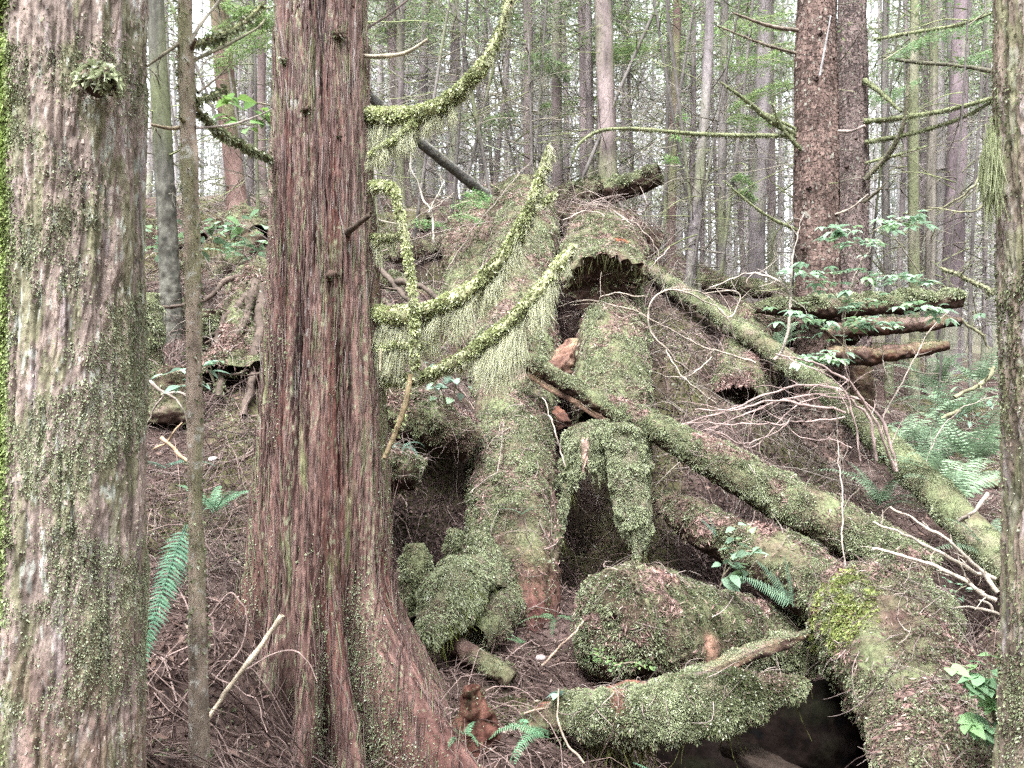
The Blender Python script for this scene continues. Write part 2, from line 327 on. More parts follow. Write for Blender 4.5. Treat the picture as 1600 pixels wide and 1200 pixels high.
# --- reddish cedar with flared, fluted base
def cedar():
    cx, cy = -.875, 3.5; zb = -.45; zt = 17.
    root = thing('cedar_tree', 'large reddish brown cedar with stringy vertical bark, flared root base and long drooping mossy branches', 'tree', (cx, cy, float(gz(np.array([cx]), np.array([cy]))[0])))
    vp = vdense(zb, zt, zb, 3.6, 900, 30); z = zb + vp * (zt - zb)
    prof = np.interp(z, [-.45, 0., .25, .55, 1.0, 1.6, 2.2, 3.0, 3.6, 17], [.43, .375, .345, .325, .305, .268, .232, .203, .195, .07])
    # theta measured so that 0 faces camera (-y), + to the right
    nu = 620; th = np.linspace(-PI, PI, nu, endpoint=False)
    TH, Z = np.meshgrid(th, z); r = np.repeat(prof[:, None], nu, 1)
    lean = lambda zz: np.stack([.012 * np.sin(zz * .9), 0 * zz], -1)
    amp = .40 * sst(-Z, -.8, .15)
    lob = 0
    for c, s, a in ((-1.35, .30, .9), (-.42, .18, .55), (.04, .13, .55), (.47, .12, .6), (1.06, .18, 1.35), (2.0, .4, .8), (-2.4, .4, .8)):
        wob = c + .06 * np.sin(Z * 5 + c * 3)
        lob = lob + a * np.exp(-((TH - wob) / s) ** 2)
    r = r + amp * lob - .13 * sst(-Z, -1.1, .2) * (lob < .35) * (1 - np.clip(lob / .35, 0, 1))
    r = r + .02 * np.cos(TH * 5 + Z * .4) * sst(-Z, -2.5, -.3) + .008 * fbm(np.stack([np.sin(TH) * 2, np.cos(TH) * 2, Z * .7], -1), 8, 3)
    warp = .03 * fbm(np.stack([np.sin(TH) * 2, np.cos(TH) * 2, Z * 1.4], -1), 12, 3) + .012 * fbm(np.stack([np.sin(TH) * 6, np.cos(TH) * 6, Z * 7], -1), 14, 2) + .02 * np.sin(Z * 1.1)
    T2 = TH + warp
    cyl = lambda k, kz: np.stack([np.sin(T2) * k, np.cos(T2) * k, Z * kz], -1)
    s1 = fbm(cyl(7, 1.2), 1, 2); s2 = vn(cyl(19, 2.4), 2); s3 = vn(cyl(42, 5.5), 3); s4 = fbm(cyl(75, 22), 4, 2)
    smooth_base = sst(-Z, -.5, -.05)      # bark gets smoother on the roots
    ridge = (1 - np.abs(s2)) * .55 + (1 - np.abs(s3)) * .35 + s1 * .35
    r = r + (.020 * (ridge - .6) + .006 * s3 + .0045 * s4) * (1 - .4 * smooth_base)
    G = np.stack([cx + r * np.sin(TH), cy - r * np.cos(TH), Z], -1)
    G[..., 0] += .02 * np.sin(Z * .8)
    q = G.reshape(-1, 3); f = ridge
    base = mixc(np.tile(A(.06, .03, .027), q.shape[0:1] + (1,)).reshape(G.shape[:2] + (3,)), A(.24, .144, .122), np.clip((f - .35) * 1.5 + s4 * .6, 0, 1))
    big = fbm(cyl(2.2, .5), 21, 3)
    base = mixc(base, A(.27, .178, .155), np.clip(big * .9 - .05, 0, .7))
    base = mixc(base, A(.14, .058, .047), sst(-big, .1, .6) * .7)
    grey = sst(Z, 1.2, 3.2) * np.clip(s3 * 1.1 + .25, 0, 1) * .5
    base = mixc(base, A(.26, .21, .205), grey)
    fleck = (vn(np.stack([np.sin(TH) * 30, np.cos(TH) * 30, Z * 16], -1), 31) > .72) & (fbm(cyl(3, 1), 33, 2) > .1)
    base = mixc(base, A(.5, .47, .45), fleck * sst(Z, .8, 2.2) * .7)
    lich = sst(fbm(cyl(5, 2.4), 35, 3) + .55 * sst(np.abs(TH - 1.25), .35, .0) + .45 * sst(np.abs(TH + 1.3), .4, .0) - .35 * (ridge - .4), .38, .75)
    base = mixc(base, A(.19, .20, .10), lich * .75)
    sp = sst(vn(cyl(60, 48), 37) + .5 * fbm(cyl(5, 2), 38, 2), .45, .75); base = mixc(base, A(.33, .33, .22), sp * .7)
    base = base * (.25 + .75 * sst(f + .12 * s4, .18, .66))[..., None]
    base = mixc(base, A(.165, .092, .08) * (1 + .6 * s4)[..., None], smooth_base * .5)
    base = base * (1 - .85 * sst(-Z, -1.0, -.2) * (1 - np.clip(lob / .35, 0, 1)))[..., None]  # valleys between root lobes darkened, shade painted into the bark
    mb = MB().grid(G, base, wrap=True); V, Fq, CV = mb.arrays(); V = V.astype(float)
    p, n = sample(V, Fq, 9000, lambda c, m: (np.abs(np.arctan2(c[:, 0] - cx, -(c[:, 1] - cy))) < 2) * (c[:, 2] < 3.7)); m_ = len(p)
    up_ = nrm(np.cross(n, np.cross(A(0, 0, 1), n))); PLs = walk(p, up_ + RS.normal(size=(m_, 3)) * .05, .03 + .16 * RS.rand(m_) ** 1.5, 5, .035)
    fl_ = ((PLs - p[:, None]) * n[:, None]).sum(2, keepdims=True); PLs = PLs - n[:, None] * fl_ + n[:, None] * (.001 + .007 * (np.linspace(0, 1, 5) ** 3)[None, :, None] * RS.rand(m_, 1, 1) ** 2)
    cs = mixc(np.tile(A(.09, .05, .045), (m_, 1)), A(.28, .20, .18), RS.rand(m_)); cs = mixc(cs, A(.24, .25, .15), (RS.rand(m_) < .16 * sst(fbm(p * A(4, 4, 2), 8, 2), -.2, .3)) * 1.); cs = mixc(cs, A(.34, .29, .275), (RS.rand(m_) < .10 * sst(p[:, 2], .8, 2.5)) * 1.)
    mb.add(*polytubes(PLs, (.0012 + .0022 * RS.rand(m_))[:, None] * A(.5, 1, 1, .9, .4)[None], cs))
    build('trunk', mb, 'cedar_bark', root)
    # lichen and moss in grooves and at both edges
    def wt(c, n):
        t = np.arctan2(c[:, 0] - cx, -(c[:, 1] - cy))
        m = sst(fbm(c * A(6, 6, 2.4), 61, 3), .12, .5) * .6
        m = m + 1.6 * np.exp(-((t - 1.42) / .24) ** 2) * sst(fbm(c * A(3, 3, 3), 62, 2), -.4, .2) + .9 * np.exp(-((t + 1.08) / .16) ** 2)
        m = m + 2.4 * np.exp(-((t - .77) / .12) ** 2) * sst(-c[:, 2], -.95, -.5) + 1.4 * np.exp(-((t - .26) / .07) ** 2) * sst(-c[:, 2], -.95, -.4)
        return m * (c[:, 2] < 3.7) * (np.abs(t) < 2) * (.35 + .65 * sst(-c[:, 2], -3.2, -1.6))
    p, n = sample(V, Fq, 60000, wt); L = .004 + .008 * RS.rand(len(p)) ** 1.5
    col = mosscol(p, 6, .03, .35) * 1.15 * A(1.0, 1.0, 1.05)
    build('moss', blades(p, n, L, L * .35, .5, .8, .4, col), 'moss', root, smooth=False)
    # knots and broken stubs
    for (px, py, d, rr) in ((527, 55, 3.32, .022), (480, 172, 3.3, .024), (445, 95, 3.35, .018), (533, 215, 3.33, .018), (515, 430, 3.28, .03)):
        c = P(px, py, d); g, _, _, _, _ = tube([c + A(0, .06, 0), c, c + A(0, -.025, -.004)], [rr * 1.7, rr * 1.0, rr * .5], 18, 10, disp=lambda G_, T_, S_, R_: R_ * .5 * fbm(G_ * 60, 3, 2), cap1=-.2)
        k = MB().grid(g, A(.095, .065, .052) * (1 + .5 * fbm(g * 50, 4, 2))[..., None], True); build('knot', k, 'rotten_wood', root)
        v, f_, _ = k.arrays(); pm, nm = sample(v.astype(float), f_, 160); L = .008 + .012 * RS.rand(160)
        build('moss', blades(pm, nm, L, L * .3, .8, .8, .4, mosscol(pm, 8, .1, .1)), 'moss', bpy.data.objects[[o.name for o in root.children if o.name.startswith('knot')][-1]], smooth=False)
    g, *_ = tube([P(535, 372, 3.42), P(550, 358, 3.25), P(580, 334, 3.15)], [.022, .014, .009], 12, 14, disp=lambda G_, T_, S_, R_: R_ * .3 * fbm(G_ * 40, 5, 2), cap1=.4)
    build('branch_stub', MB().grid(g, A(.10, .075, .06) * (1 + .5 * fbm(g * 40, 9, 2))[..., None], True), 'bark', root)
    # long drooping branches
    def limb(pts, rad, mossy, hang, nstr, col=A(.42, .42, .25), hangprof=None, label=None, tw=0):
        nstr = int(nstr * 5); mossy = int(mossy * 1.5); path = [P(*q) for q in pts]
        g, *_ = tube(path, rad, 14, 70, disp=lambda G_, T_, S_, R_: R_ * .22 * fbm(G_ * 22, 6, 3), cap1=.2)
        b = MB().grid(g, np.clip(col * (1 + .5 * fbm(g * 30, 7, 2))[..., None], 0, 1), True)
        o = build('branch', b, 'bark', root, label=label)
        v, f_, _ = b.arrays(); v = v.astype(float)
        if mossy:
            pm, nm = sample(v, f_, mossy, lambda c, n: .35 + sst(fbm(c * 9, 66, 2), -.5, .2)); L = .007 + .013 * RS.rand(len(pm))
            build('moss', blades(pm, nm, L, L * .3, .8, .9, .3, mosscol(pm, 9, .02, .45) * A(1.68, 1.66, 1.5)), 'moss', o, smooth=False)
        if nstr:
            s = RS.rand(nstr); q = spline(path, 300); hp = np.interp(s, np.linspace(0, 1, len(hangprof)), hangprof)
            nt_ = max(14, nstr // 80); ctr = RS.rand(nt_); ti = RS.randint(0, nt_, nstr); s = np.clip(ctr[ti] + RS.normal(size=nstr) * .008, 0, 1); hp = np.interp(s, np.linspace(0, 1, len(hangprof)), hangprof)
            tl = np.clip(.22 + 1.0 * RS.rand(nt_) ** 1.5, 0, 1.2)[ti]; st = q[(s * 299).astype(int)] + RS.normal(size=(nstr, 3)) * .006
            ln = hang * hp * tl * 1.15 * (.5 + .5 * RS.rand(nstr)); ln = np.maximum(ln, .018 + .022 * RS.rand(nstr)); cp = q[(ctr[ti] * 299).astype(int)]
            PL = walk(st, np.tile(A(0, 0, -1), (nstr, 1)) + RS.normal(size=(nstr, 3)) * .05, ln, 7, .11, .35); f7 = np.linspace(0, 1, 7)[None, :, None] ** 1.2
            PL[..., :2] += ((cp - st)[:, None, :2] * .75 + RS.normal(size=(nt_, 1, 2))[ti] * .012) * f7
            RAD = np.tile(np.linspace(.0010, .0005, 7), (nstr, 1)) * (.6 + .8 * RS.rand(nstr, 1))
            cc = mixc(np.tile(A(.62, .63, .44), (nstr, 1)), A(.90, .89, .70), RS.rand(nstr))
            build('hanging_moss', MB().add(*polytubes(PL, RAD, cc, 3)), 'hanging_moss', o)
        return o
    limb([(560, 178, 3.5), (600, 182, 3.4), (655, 178, 3.35), (705, 155, 3.32), (752, 105, 3.3), (780, 50, 3.3), (805, -40, 3.3)], [.033, .033, .031, .028, .022, .015, .008], 5200, .18, 2300, hangprof=[1., .95, .75, .6, .45, .2, .02, 0, 0], label='upper mossy branch sweeping up to the top edge')
    limb([(655, 180, 3.35), (640, 200, 3.33), (610, 222, 3.33), (578, 242, 3.34)], [.012, .014, .012, .007], 900, .14, 500, hangprof=[.6, .8, .7, .4], label='short mossy side branch below the upper one')
    limb([(575, 490, 3.45), (620, 492, 3.38), (680, 482, 3.3), (740, 450, 3.25), (790, 398, 3.22), (826, 330, 3.2), (845, 275, 3.2), (859, 230, 3.2)], [.034, .036, .035, .033, .028, .021, .013, .005], 6800, .22, 4000, hangprof=[.9, 1., .85, .8, .6, .5, .25, .05, 0], label='thick middle branch curtained with hanging moss')
    limb([(826, 330, 3.2), (845, 318, 3.2), (868, 303, 3.2)], [.010, .008, .004], 300, .05, 60, hangprof=[.4, .2])
    limb([(590, 594, 3.45), (650, 590, 3.35), (710, 566, 3.25), (762, 532, 3.2), (812, 490, 3.17), (850, 445, 3.15), (880, 405, 3.15), (898, 385, 3.15)], [.016, .020, .024, .026, .025, .022, .018, .010], 5200, .25, 2500, hangprof=[.06, .06, .1, .45, .95, .85, .6, .22, .06], label='lower branch with a thick beard of hanging moss')
    limb([(585, 545, 3.42), (620, 540, 3.35), (668, 536, 3.3)], [.012, .012, .008], 900, .15, 420, hangprof=[.9, 1., .3])
    limb([(560, 88, 3.45), (600, 88, 3.4), (635, 82, 3.4), (668, 62, 3.4)], [.010, .009, .008, .006], 0, 0, 0, A(.36, .31, .24), label='bare pale upcurved twig')
    limb([(560, 50, 3.5), (600, 28, 3.6), (650, -10, 3.7)], [.006, .005, .004], 0, 0, 0, A(.12, .09, .08))
    limb([(580, 288, 3.42), (600, 290, 3.32), (616, 300, 3.26), (628, 345, 3.24), (640, 420, 3.22), (648, 500, 3.22), (648, 575, 3.22)], [.012, .016, .016, .013, .012, .013, .010], 2600, .10, 500, hangprof=[.6, .5, .1, .05, .1, .5, 1.0], label='hooked mossy branch bent straight down')
    limb([(642, 585, 3.22), (634, 630, 3.2), (616, 680, 3.18), (600, 717, 3.15)], [.012, .012, .011, .010], 60, 0, 0, A(.24, .18, .11), label='bare broken tip of the hooked branch')
    limb([(575, 370, 3.45), (600, 372, 3.42), (630, 366, 3.4)], [.012, .014, .006], 500, .12, 220, hangprof=[1, .6])
    limb([(595, 545, 3.35), (594, 580, 3.33)], [.006, .004], 0, 0, 0, A(.36, .31, .22))
cedar()

# --- mossy plated tree in the left foreground, and its like at the right edge
def plated(name, label, cx, cy, r0, ztop, zdense, nu, nd, seed, mossn, mosswt, tint, nlich=0.5, redlow=False):
    zb = float(gz(np.array([cx]), np.array([cy]))[0]) - .25
    root = thing(name, label, 'tree', (cx, cy, zb + .25))
    vp = vdense(zb, ztop, zb, zdense, nd, 24); z = zb + vp * (ztop - zb); th = np.linspace(-PI, PI, nu, endpoint=False)
    TH, Z = np.meshgrid(th, z)
    r = np.interp(Z, [zb, zb + .3, zb + .8, zb + 2, zdense, ztop], [r0 * 1.22, r0 * 1.08, r0 * 1.02, r0, r0 * .95, r0 * .35])
    T2 = TH + .05 * fbm(np.stack([np.sin(TH) * 3, np.cos(TH) * 3, Z * 2.], -1), seed + 1, 3)
    cyl = lambda k, kz: np.stack([np.sin(T2) * k, np.cos(T2) * k, Z * kz], -1)
    a = vn(cyl(5.5, 3.0), seed) ; b = vn(cyl(11, 7.), seed + 2); c = fbm(cyl(24, 30), seed + 4, 3); d_ = fbm(cyl(4, 3), seed + 5, 3)
    plate = np.clip((1 - np.abs(a) * 2.4), 0, 1) ** 2 * .8 + np.clip((1 - np.abs(b) * 3.2), 0, 1) ** 2 * .4     # crack map
    r = r + r0 * (.05 * d_ - .045 * plate + .022 * c) + .006 * np.sin(Z * 3 + seed)
    G = np.stack([cx + r * np.sin(TH) + .015 * np.sin(Z * 1.3 + seed), cy - r * np.cos(TH), Z], -1)
    lev = fbm(cyl(6, 2.2), seed + 7, 3)
    col = mixc(np.broadcast_to(tint * .8, G.shape).copy(), tint * 1.3, np.clip(.5 + c * .5 + lev * .5, 0, 1))
    col = mixc(col, A(.335, .275, .27), sst(vn(cyl(9, 5.), seed + 8) + .25 * c, .35, .6) * .8)
    col = mixc(col, A(.19, .20, .105), sst(fbm(cyl(7, 8), seed + 9, 4), -.05, .4) * .6)
    fl = sst(fbm(cyl(22, 24), seed + 10, 2) + .45 * vn(cyl(6, 7), seed + 11), .5, .8) * nlich
    col = mixc(col, A(.52, .54, .49), fl)
    if redlow: col = mixc(col, A(.19, .118, .098) * (1 + .4 * c)[..., None], sst(-Z, -1.15, -.8) * sst(fbm(cyl(3, 3), seed + 15, 3) + .5 * sst(TH, -.6, .2), .0, .35) * .55)
    col = col * (1 - .6 * np.clip(plate, 0, 1) ** 1.5)[..., None]
    mb = MB().grid(G, col, True); V, Fq, _ = mb.arrays(); V = V.astype(float)
    p, n = sample(V, Fq, int(nu * 12), lambda c_, n_: (np.abs(np.arctan2(c_[:, 0] - cx, -(c_[:, 1] - cy))) < 2.) * (c_[:, 2] < zdense) * (.3 + sst(fbm(c_ * A(8, 8, 4), seed + 12, 3), -.3, .4)))
    nn_ = len(p); L = .004 + .011 * RS.rand(nn_) ** 2; cf = mixc(np.tile(tint * .55, (nn_, 1)), tint * 1.55, np.clip(.5 + .5 * fbm(p * A(9, 9, 4), seed + 13, 3) + .35 * RS.normal(size=nn_), 0, 1))
    cf = mixc(cf, A(.34, .32, .28), (RS.rand(nn_) < .05) * .6); cf = mixc(cf, A(.24, .25, .15), (RS.rand(nn_) < .2) * .8)
    barkflakes(p, n, L, .0012 + .003 * RS.rand(nn_), cf, mb)
    build('trunk', mb, 'bark', root)
    p, n = sample(V, Fq, mossn, lambda c_, n_: mosswt(c_, np.arctan2(c_[:, 0] - cx, -(c_[:, 1] - cy))) * (np.abs(np.arctan2(c_[:, 0] - cx, -(c_[:, 1] - cy))) < 2.2) * (c_[:, 2] < zdense))
    return root, V, Fq, p, n, zb
lx, ly = -1.165, 2.0
def lw(c, t):
    n = fbm(c * A(7, 7, 4), 91, 3); n2 = fbm(c * 16, 92, 2)
    w = 3.2 * sst(-t, .0, .42) * sst(n + .5 * n2, -.6, .2) + 1.3 * sst(fbm(c * A(4, 4, 3), 93, 3) + .5 * n + n2 * .4, .0, .45) + .015
    w = w + 1.3 * sst(n2 + n, -.2, .5) * np.exp(-((c[:, 2] - .97) / .16) ** 2) * sst(-t, -.55, .2)     # hanging clump low on the trunk
    w = w + .8 * np.exp(-((c[:, 2] - 2.36) / .07) ** 2) * sst(t, -.2, .5)
    w = w * (1 - .9 * sst(-c[:, 2], -.95, -.75) * sst(t, -.7, -.2))
    return w
root, V, Fq, p, n, zb = plated('mossy_tree', 'thick foreground trunk in flaky greyish bark, bright moss down its left side', lx, ly, .185, 15., 3.0, 600, 900, 300, 330000, lw, A(.262, .203, .178), .6, True)
t = np.arctan2(p[:, 0] - lx, -(p[:, 1] - ly)); L = .0026 + .005 * RS.rand(len(p)) ** 1.5 + .012 * sst(-t, .0, .4) * RS.rand(len(p))
col = mosscol(p, 7, .08, .3); gsel = sst(-t, -.02, .4)[:, None]; col = mixc(col, A(.36, .38, .27), RS.rand(len(p)) * .6); col = col * (1 - gsel) + col * A(1.0, 1.2, .55) * gsel
build('moss', blades(p, n, L, L * .34, .28, .7, .55, col), 'moss', root, smooth=False)
g, *_ = tube([P(150, 128, 1.86), P(160, 125, 1.80), P(172, 130, 1.765)], [.035, .028, .015], 20, 12, disp=lambda G_, T_, S_, R_: R_ * .4 * fbm(G_ * 50, 3, 2), cap1=.5)
kb = MB().grid(g, A(.07, .05, .04) * (1 + .4 * fbm(g * 40, 1, 2))[..., None], True); ko = build('branch_stub', kb, 'rotten_wood', root)
v, f_, _ = kb.arrays(); pm, nm = sample(v.astype(float), f_, 700, lambda c, n: sst(n[:, 2], -.3, .3)); L = .01 + .016 * RS.rand(len(pm))
build('moss', blades(pm, nm, L, L * .3, .6, .9, .5, mosscol(pm, 8, .05, .35)), 'moss', ko, smooth=False)
rx, ry = 1.755, 2.4
def rw(c, t):
    n = fbm(c * A(6, 6, 4), 95, 3); return .3 * sst(n, .0, .5) + .05 + 1.2 * sst(n, -.4, .4) * (np.exp(-((c[:, 2] - .62) / .09) ** 2) + np.exp(-((c[:, 2] - .95) / .06) ** 2) + .7 * np.exp(-((c[:, 2] - 1.9) / .05) ** 2))
root, V, Fq, p, n, zb = plated('mossy_tree', 'brown trunk with moss bands cut off by the right edge of the view', rx, ry, .205, 15., 3.0, 380, 600, 340, 40000, rw, A(.215, .17, .135), .2)
L = .004 + .008 * RS.rand(len(p)); build('moss', blades(p, n, L, L * .34, .3, .7, .5, mosscol(p, 7, .1, .05)), 'moss', root, smooth=False)
st_ = P(1548, 245, 2.38) + RS.normal(size=(500, 3)) * A(.008, .02, .05); st_[:, 2] -= .0
PL = walk(st_, np.tile(A(0, 0, -1), (500, 1)), .03 + .12 * RS.rand(500), 6, .08, .3)
build('hanging_moss', MB().add(*polytubes(PL, np.tile(np.linspace(.0016, .0008, 6), (500, 1)), mixc(np.tile(A(.34, .38, .2), (500, 1)), A(.55, .57, .38), RS.rand(500)))), 'hanging_moss', root)

# --- slim sapling between the two big trunks
def slimtree(name, label, pts, rad, col, group=None, nu=24, nv=160, mossn=0, light=.1, ztop=None, cat='tree', seed=0, lich=.3):
    path = [P(*q) for q in pts]
    root = thing(name, label, cat, path[0], group)
    g, D, TH, S, cm = tube(path, rad, nu, nv, up=(0, 1, 0), disp=lambda G_, T_, S_, R_: R_ * (.12 * fbm(G_ * A(30, 30, 9), seed, 3) + .10 * fbm(G_ * 4, seed + 1, 2)))
    c = col * (1 + .45 * fbm(g * A(40, 40, 14), seed + 2, 3) + .3 * fbm(g * 3, seed + 5, 2))[..., None]
    c = mixc(c, A(.17, .18, .09), sst(fbm(g * A(9, 9, 3), seed + 3, 3), .05, .45) * .6)
    c = mixc(c, A(.48, .47, .43), sst(fbm(g * 70, seed + 4, 2) + .3 * fbm(g * 9, seed + 6, 2), .5, .7) * lich)
    mb = MB().grid(g, c, True); build('trunk', mb, 'bark', root); V, Fq, _ = mb.arrays(); V = V.astype(float)
    if mossn:
        p, n = sample(V, Fq, mossn, lambda c_, n_: .02 + sst(fbm(c_ * 5, seed + 8, 3), -.1, .4)); L = .007 + .012 * RS.rand(len(p))
        build('moss', blades(p, n, L, L * .3, .6, .8, .5, mosscol(p, 7, .08, light)), 'moss', root, smooth=False)
    return root
sap = slimtree('sapling', 'slim straight sapling trunk standing between the mossy foreground trunk and the reddish cedar', [(312, 1205, 2.5), (309, 1000, 2.5), (306, 800, 2.5), (304, 600, 2.5), (300, 400, 2.5), (294, 200, 2.5), (289, 0, 2.5), (284, -600, 2.5), (290, -1800, 2.6)],
               [.036, .030, .027, .0255, .025, .025, .024, .02, .008], A(.26, .205, .165), mossn=1500, nv=420, nu=40, lich=.6)
def sub(root, pts, rad, col, mossn=0, name='branch', nv=40, light=.3, hang=0, seed=1):
    path = [P(*q) for q in pts]
    g, *_ = tube(path, rad, 10, nv, up=(.1, .2, 1), disp=lambda G_, T_, S_, R_: R_ * .25 * fbm(G_ * 20, seed, 2), cap1=.2)
    b = MB().grid(g, np.clip(col * (1 + .45 * fbm(g * 25, seed + 7, 2))[..., None], 0, 1), True); o = build(name, b, 'bark', root)
    if mossn:
        v, f_, _ = b.arrays(); pm, nm = sample(v.astype(float), f_, mossn); L = .009 + .014 * RS.rand(mossn)
        build('moss', blades(pm, nm, L, L * .3, .7, .9, .4, mosscol(pm, 9, .05, light)), 'moss', o, smooth=False)
    return o
sub(sap, [(296, 70, 2.5), (312, 40, 2.55), (340, 5, 2.6), (360, -20, 2.6)], [.007, .006, .005, .004], A(.3, .27, .22))
sub(sap, [(300, 72, 2.5), (345, 55, 2.7), (380, 36, 2.9), (412, 5, 3.0)], [.008, .010, .008, .005], A(.2, .2, .1), 500)
sub(sap, [(300, 95, 2.5), (350, 72, 2.7), (400, 45, 2.9), (416, 28, 3.0)], [.006, .006, .005, .003], A(.16, .15, .10))
sub(sap, [(298, 78, 2.5), (306, 62, 2.45)], [.009, .006], A(.12, .09, .07))
sub(sap, [(290, 62, 2.5), (260, 82, 2.45), (226, 106, 2.4)], [.006, .005, .004], A(.17, .15, .11))
sub(sap, [(290, 195, 2.5), (270, 201, 2.48), (236, 195, 2.45)], [.007, .006, .004], A(.25, .2, .14))
sub(sap, [(294, 195, 2.5), (282, 186, 2.46)], [.008, .006], A(.2, .18, .1))
sub(sap, [(304, 165, 2.5), (320, 185, 2.6), (345, 208, 2.8), (385, 230, 3.1), (425, 250, 3.4)], [.006, .008, .011, .011, .009], A(.2, .2, .1), 1000)
sub(sap, [(305, 155, 2.5), (330, 150, 2.6), (352, 138, 2.7)], [.006, .006, .004], A(.25, .25, .14), 200)
sub(sap, [(305, 200, 2.5), (360, 195, 2.8), (400, 182, 3.0), (425, 170, 3.1)], [.004, .004, .003, .002], A(.32, .27, .24))
sub(sap, [(309, 145, 2.5), (335, 125, 2.7), (360, 100, 2.8)], [.004, .003, .002], A(.16, .13, .1))

# ================================================================== FALLEN LOGS AND STUMPS
WD, WM, WR, WT = A(.045, .027, .022), A(.13, .085, .07), A(.20, .085, .06), A(.36, .23, .165)
def wood_col(g, nz, seed, moss=.6, red=0., tan=0., ends=None):
    n = fbm(g * 7, seed, 4); n2 = fbm(g * 22, seed + 1, 3); st = fbm(g * A(30, 30, 5), seed + 2, 2)
    c = mixc(np.broadcast_to(WD, g.shape).copy(), WM, np.clip(.5 + n2 * .6 + st * .3, 0, 1))
    c = mixc(c, WR, np.clip(red + n * .5, 0, 1) * (red > 0))
    c = mixc(c, WT, np.clip(tan + n * .9 - .2, 0, 1) * (tan > 0))
    c = mixc(c, A(.155, .17, .092), sst(nz, -.25, .25) * np.clip(moss + n * .7, 0, 1))
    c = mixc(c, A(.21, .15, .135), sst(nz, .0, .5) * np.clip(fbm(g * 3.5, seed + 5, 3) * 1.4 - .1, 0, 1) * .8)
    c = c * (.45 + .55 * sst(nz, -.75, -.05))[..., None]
    return c
def gridn(g):
    du = np.roll(g, -1, 1) - np.roll(g, 1, 1); dv = np.gradient(g, axis=0); return nrm(np.cross(du, dv))
def log(name, label, pts, rad, nu=140, nv=180, amp=.10, mossn=20000, size=.022, brown=.25, light=.0, twigs=0, twl=.25, twr=.0022, cap0=.25, cap1=.25, squash=1., seed=100,
        moss=.6, red=0., tan=0., upm=-.25, thr=-.15, cat='log', group=None, dispx=None, needles=0, mosswt=None, colfn=None, parent=None, sc=5., rawpts=False, rot=0, bodyname='log_body', grav=.3, twwt=None):
    path = pts if rawpts else [P(*q) for q in pts]
    root = parent or thing(name, label, cat, path[0], group)
    def disp(G_, T_, S_, R_):
        d = R_ * amp * (1.0 * fbm(G_ * (1.1 / max(rad)) * .5, seed, 3) + .35 * fbm(G_ * 9, seed + 3, 3)) + .006 * fbm(G_ * 35, seed + 4, 2)
        return d + (dispx(G_, T_, S_, R_) if dispx else 0)
    g, D, TH, S, cm = tube(path, rad, nu, nv, squash=squash, disp=disp, cap0=cap0, cap1=cap1)
    fl = np.mean((gridn(g)[10:-10] * D[10:-10]).sum(-1)) < 0
    nz = gridn(g)[..., 2] * (-1 if fl else 1)
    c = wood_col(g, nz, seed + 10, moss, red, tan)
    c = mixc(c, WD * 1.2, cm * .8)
    if colfn: c = colfn(g, c, S, TH, nz)
    b = MB().grid(g, c, True, flip=fl); o = build(bodyname, b, 'rotten_wood', root)
    V, Fq, _ = b.arrays(); V = V.astype(float)
    if mossn:
        build('moss', mossmesh(V, Fq, mossn, size, brown, light, sc, thr, upm, grav, seed + 20, wfun=mosswt), 'moss', root, smooth=False)
    if twigs or needles:
        m = MB()
        if twigs: draped(V, Fq, twigs, twl, twr, .25, m, colr=A(.37, .30, .27), wfun=twwt)
        if needles:
            p, nn = sample(V, Fq, needles, lambda c_, n_: sst(n_[:, 2], .0, .5) * (.03 + sst(fbm(c_ * 3.5, seed + 15, 3), -.05, .4)))
            cc = mixc(mixc(np.tile(A(.09, .05, .045), (len(p), 1)), A(.34, .225, .20), RS.rand(len(p))), A(.45, .37, .31), (RS.rand(len(p)) < .05) * 1.)
            flakes(p, nn, size * (1.2 + RS.rand(len(p)) * 1.4), size * (.07 + .1 * RS.rand(len(p))), cc, m)
        build('twig_litter', m, 'twig', root)
    return root, V, Fq
def strandroot(root, V, Fq, n, ln, wt, col=A(.11, .11, .045)):
    p, nn = sample(V, Fq, n, wt); L = ln * (.3 + RS.rand(n) ** 2)
    PL = walk(p, np.tile(A(0, 0, -1), (n, 1)) + RS.normal(size=(n, 3)) * .2, L, 6, .25, .3)
    build('hanging_moss', MB().add(*polytubes(PL, np.tile(np.linspace(.003, .0012, 6), (n, 1)), mixc(np.tile(col, (n, 1)), col * 1.9, RS.rand(n)))), 'hanging_moss', root)

# the great log running up the slope, its lower end rotten and red
def red_end(g, c, S, TH, nz):
    m = sst(-S, -.20, -.02) * sst(g[..., 0] - (g[..., 1] - 5.) * .0, -.03, .12)
    return mixc(c, A(.12, .055, .048) * (1 + .8 * fbm(g * A(26, 26, 8), 3, 3))[..., None], m * .85)
log('fallen_log', 'huge mossy log running straight up the slope, its lower end rotted red', [(818, 965, 4.95), (803, 870, 5.25), (798, 770, 5.75), (802, 650, 6.5), (806, 500, 7.7), (812, 390, 9.1), (816, 322, 10.2)],
    [.27, .31, .345, .385, .385, .43, .44], nu=200, nv=340, amp=.16, mossn=100000, size=.024, brown=.14, light=.42, twigs=900, twl=.25, needles=12000, seed=110, thr=-.12, upm=-.35, colfn=red_end, cap0=-.3, cap1=.1, twr=.0028, sc=3.2,
    mosswt=lambda c: (1 - .85 * sst(-c[:, 1], -5.55, -5.1) * sst(c[:, 0], -.05, .1)) * (1 - .93 * sst(c[:, 0] - np.interp(c[:, 1], [5, 6.5, 7.7, 9.1, 10.2], [0.20, .29, .36, .46, .6]), 0, .06)))
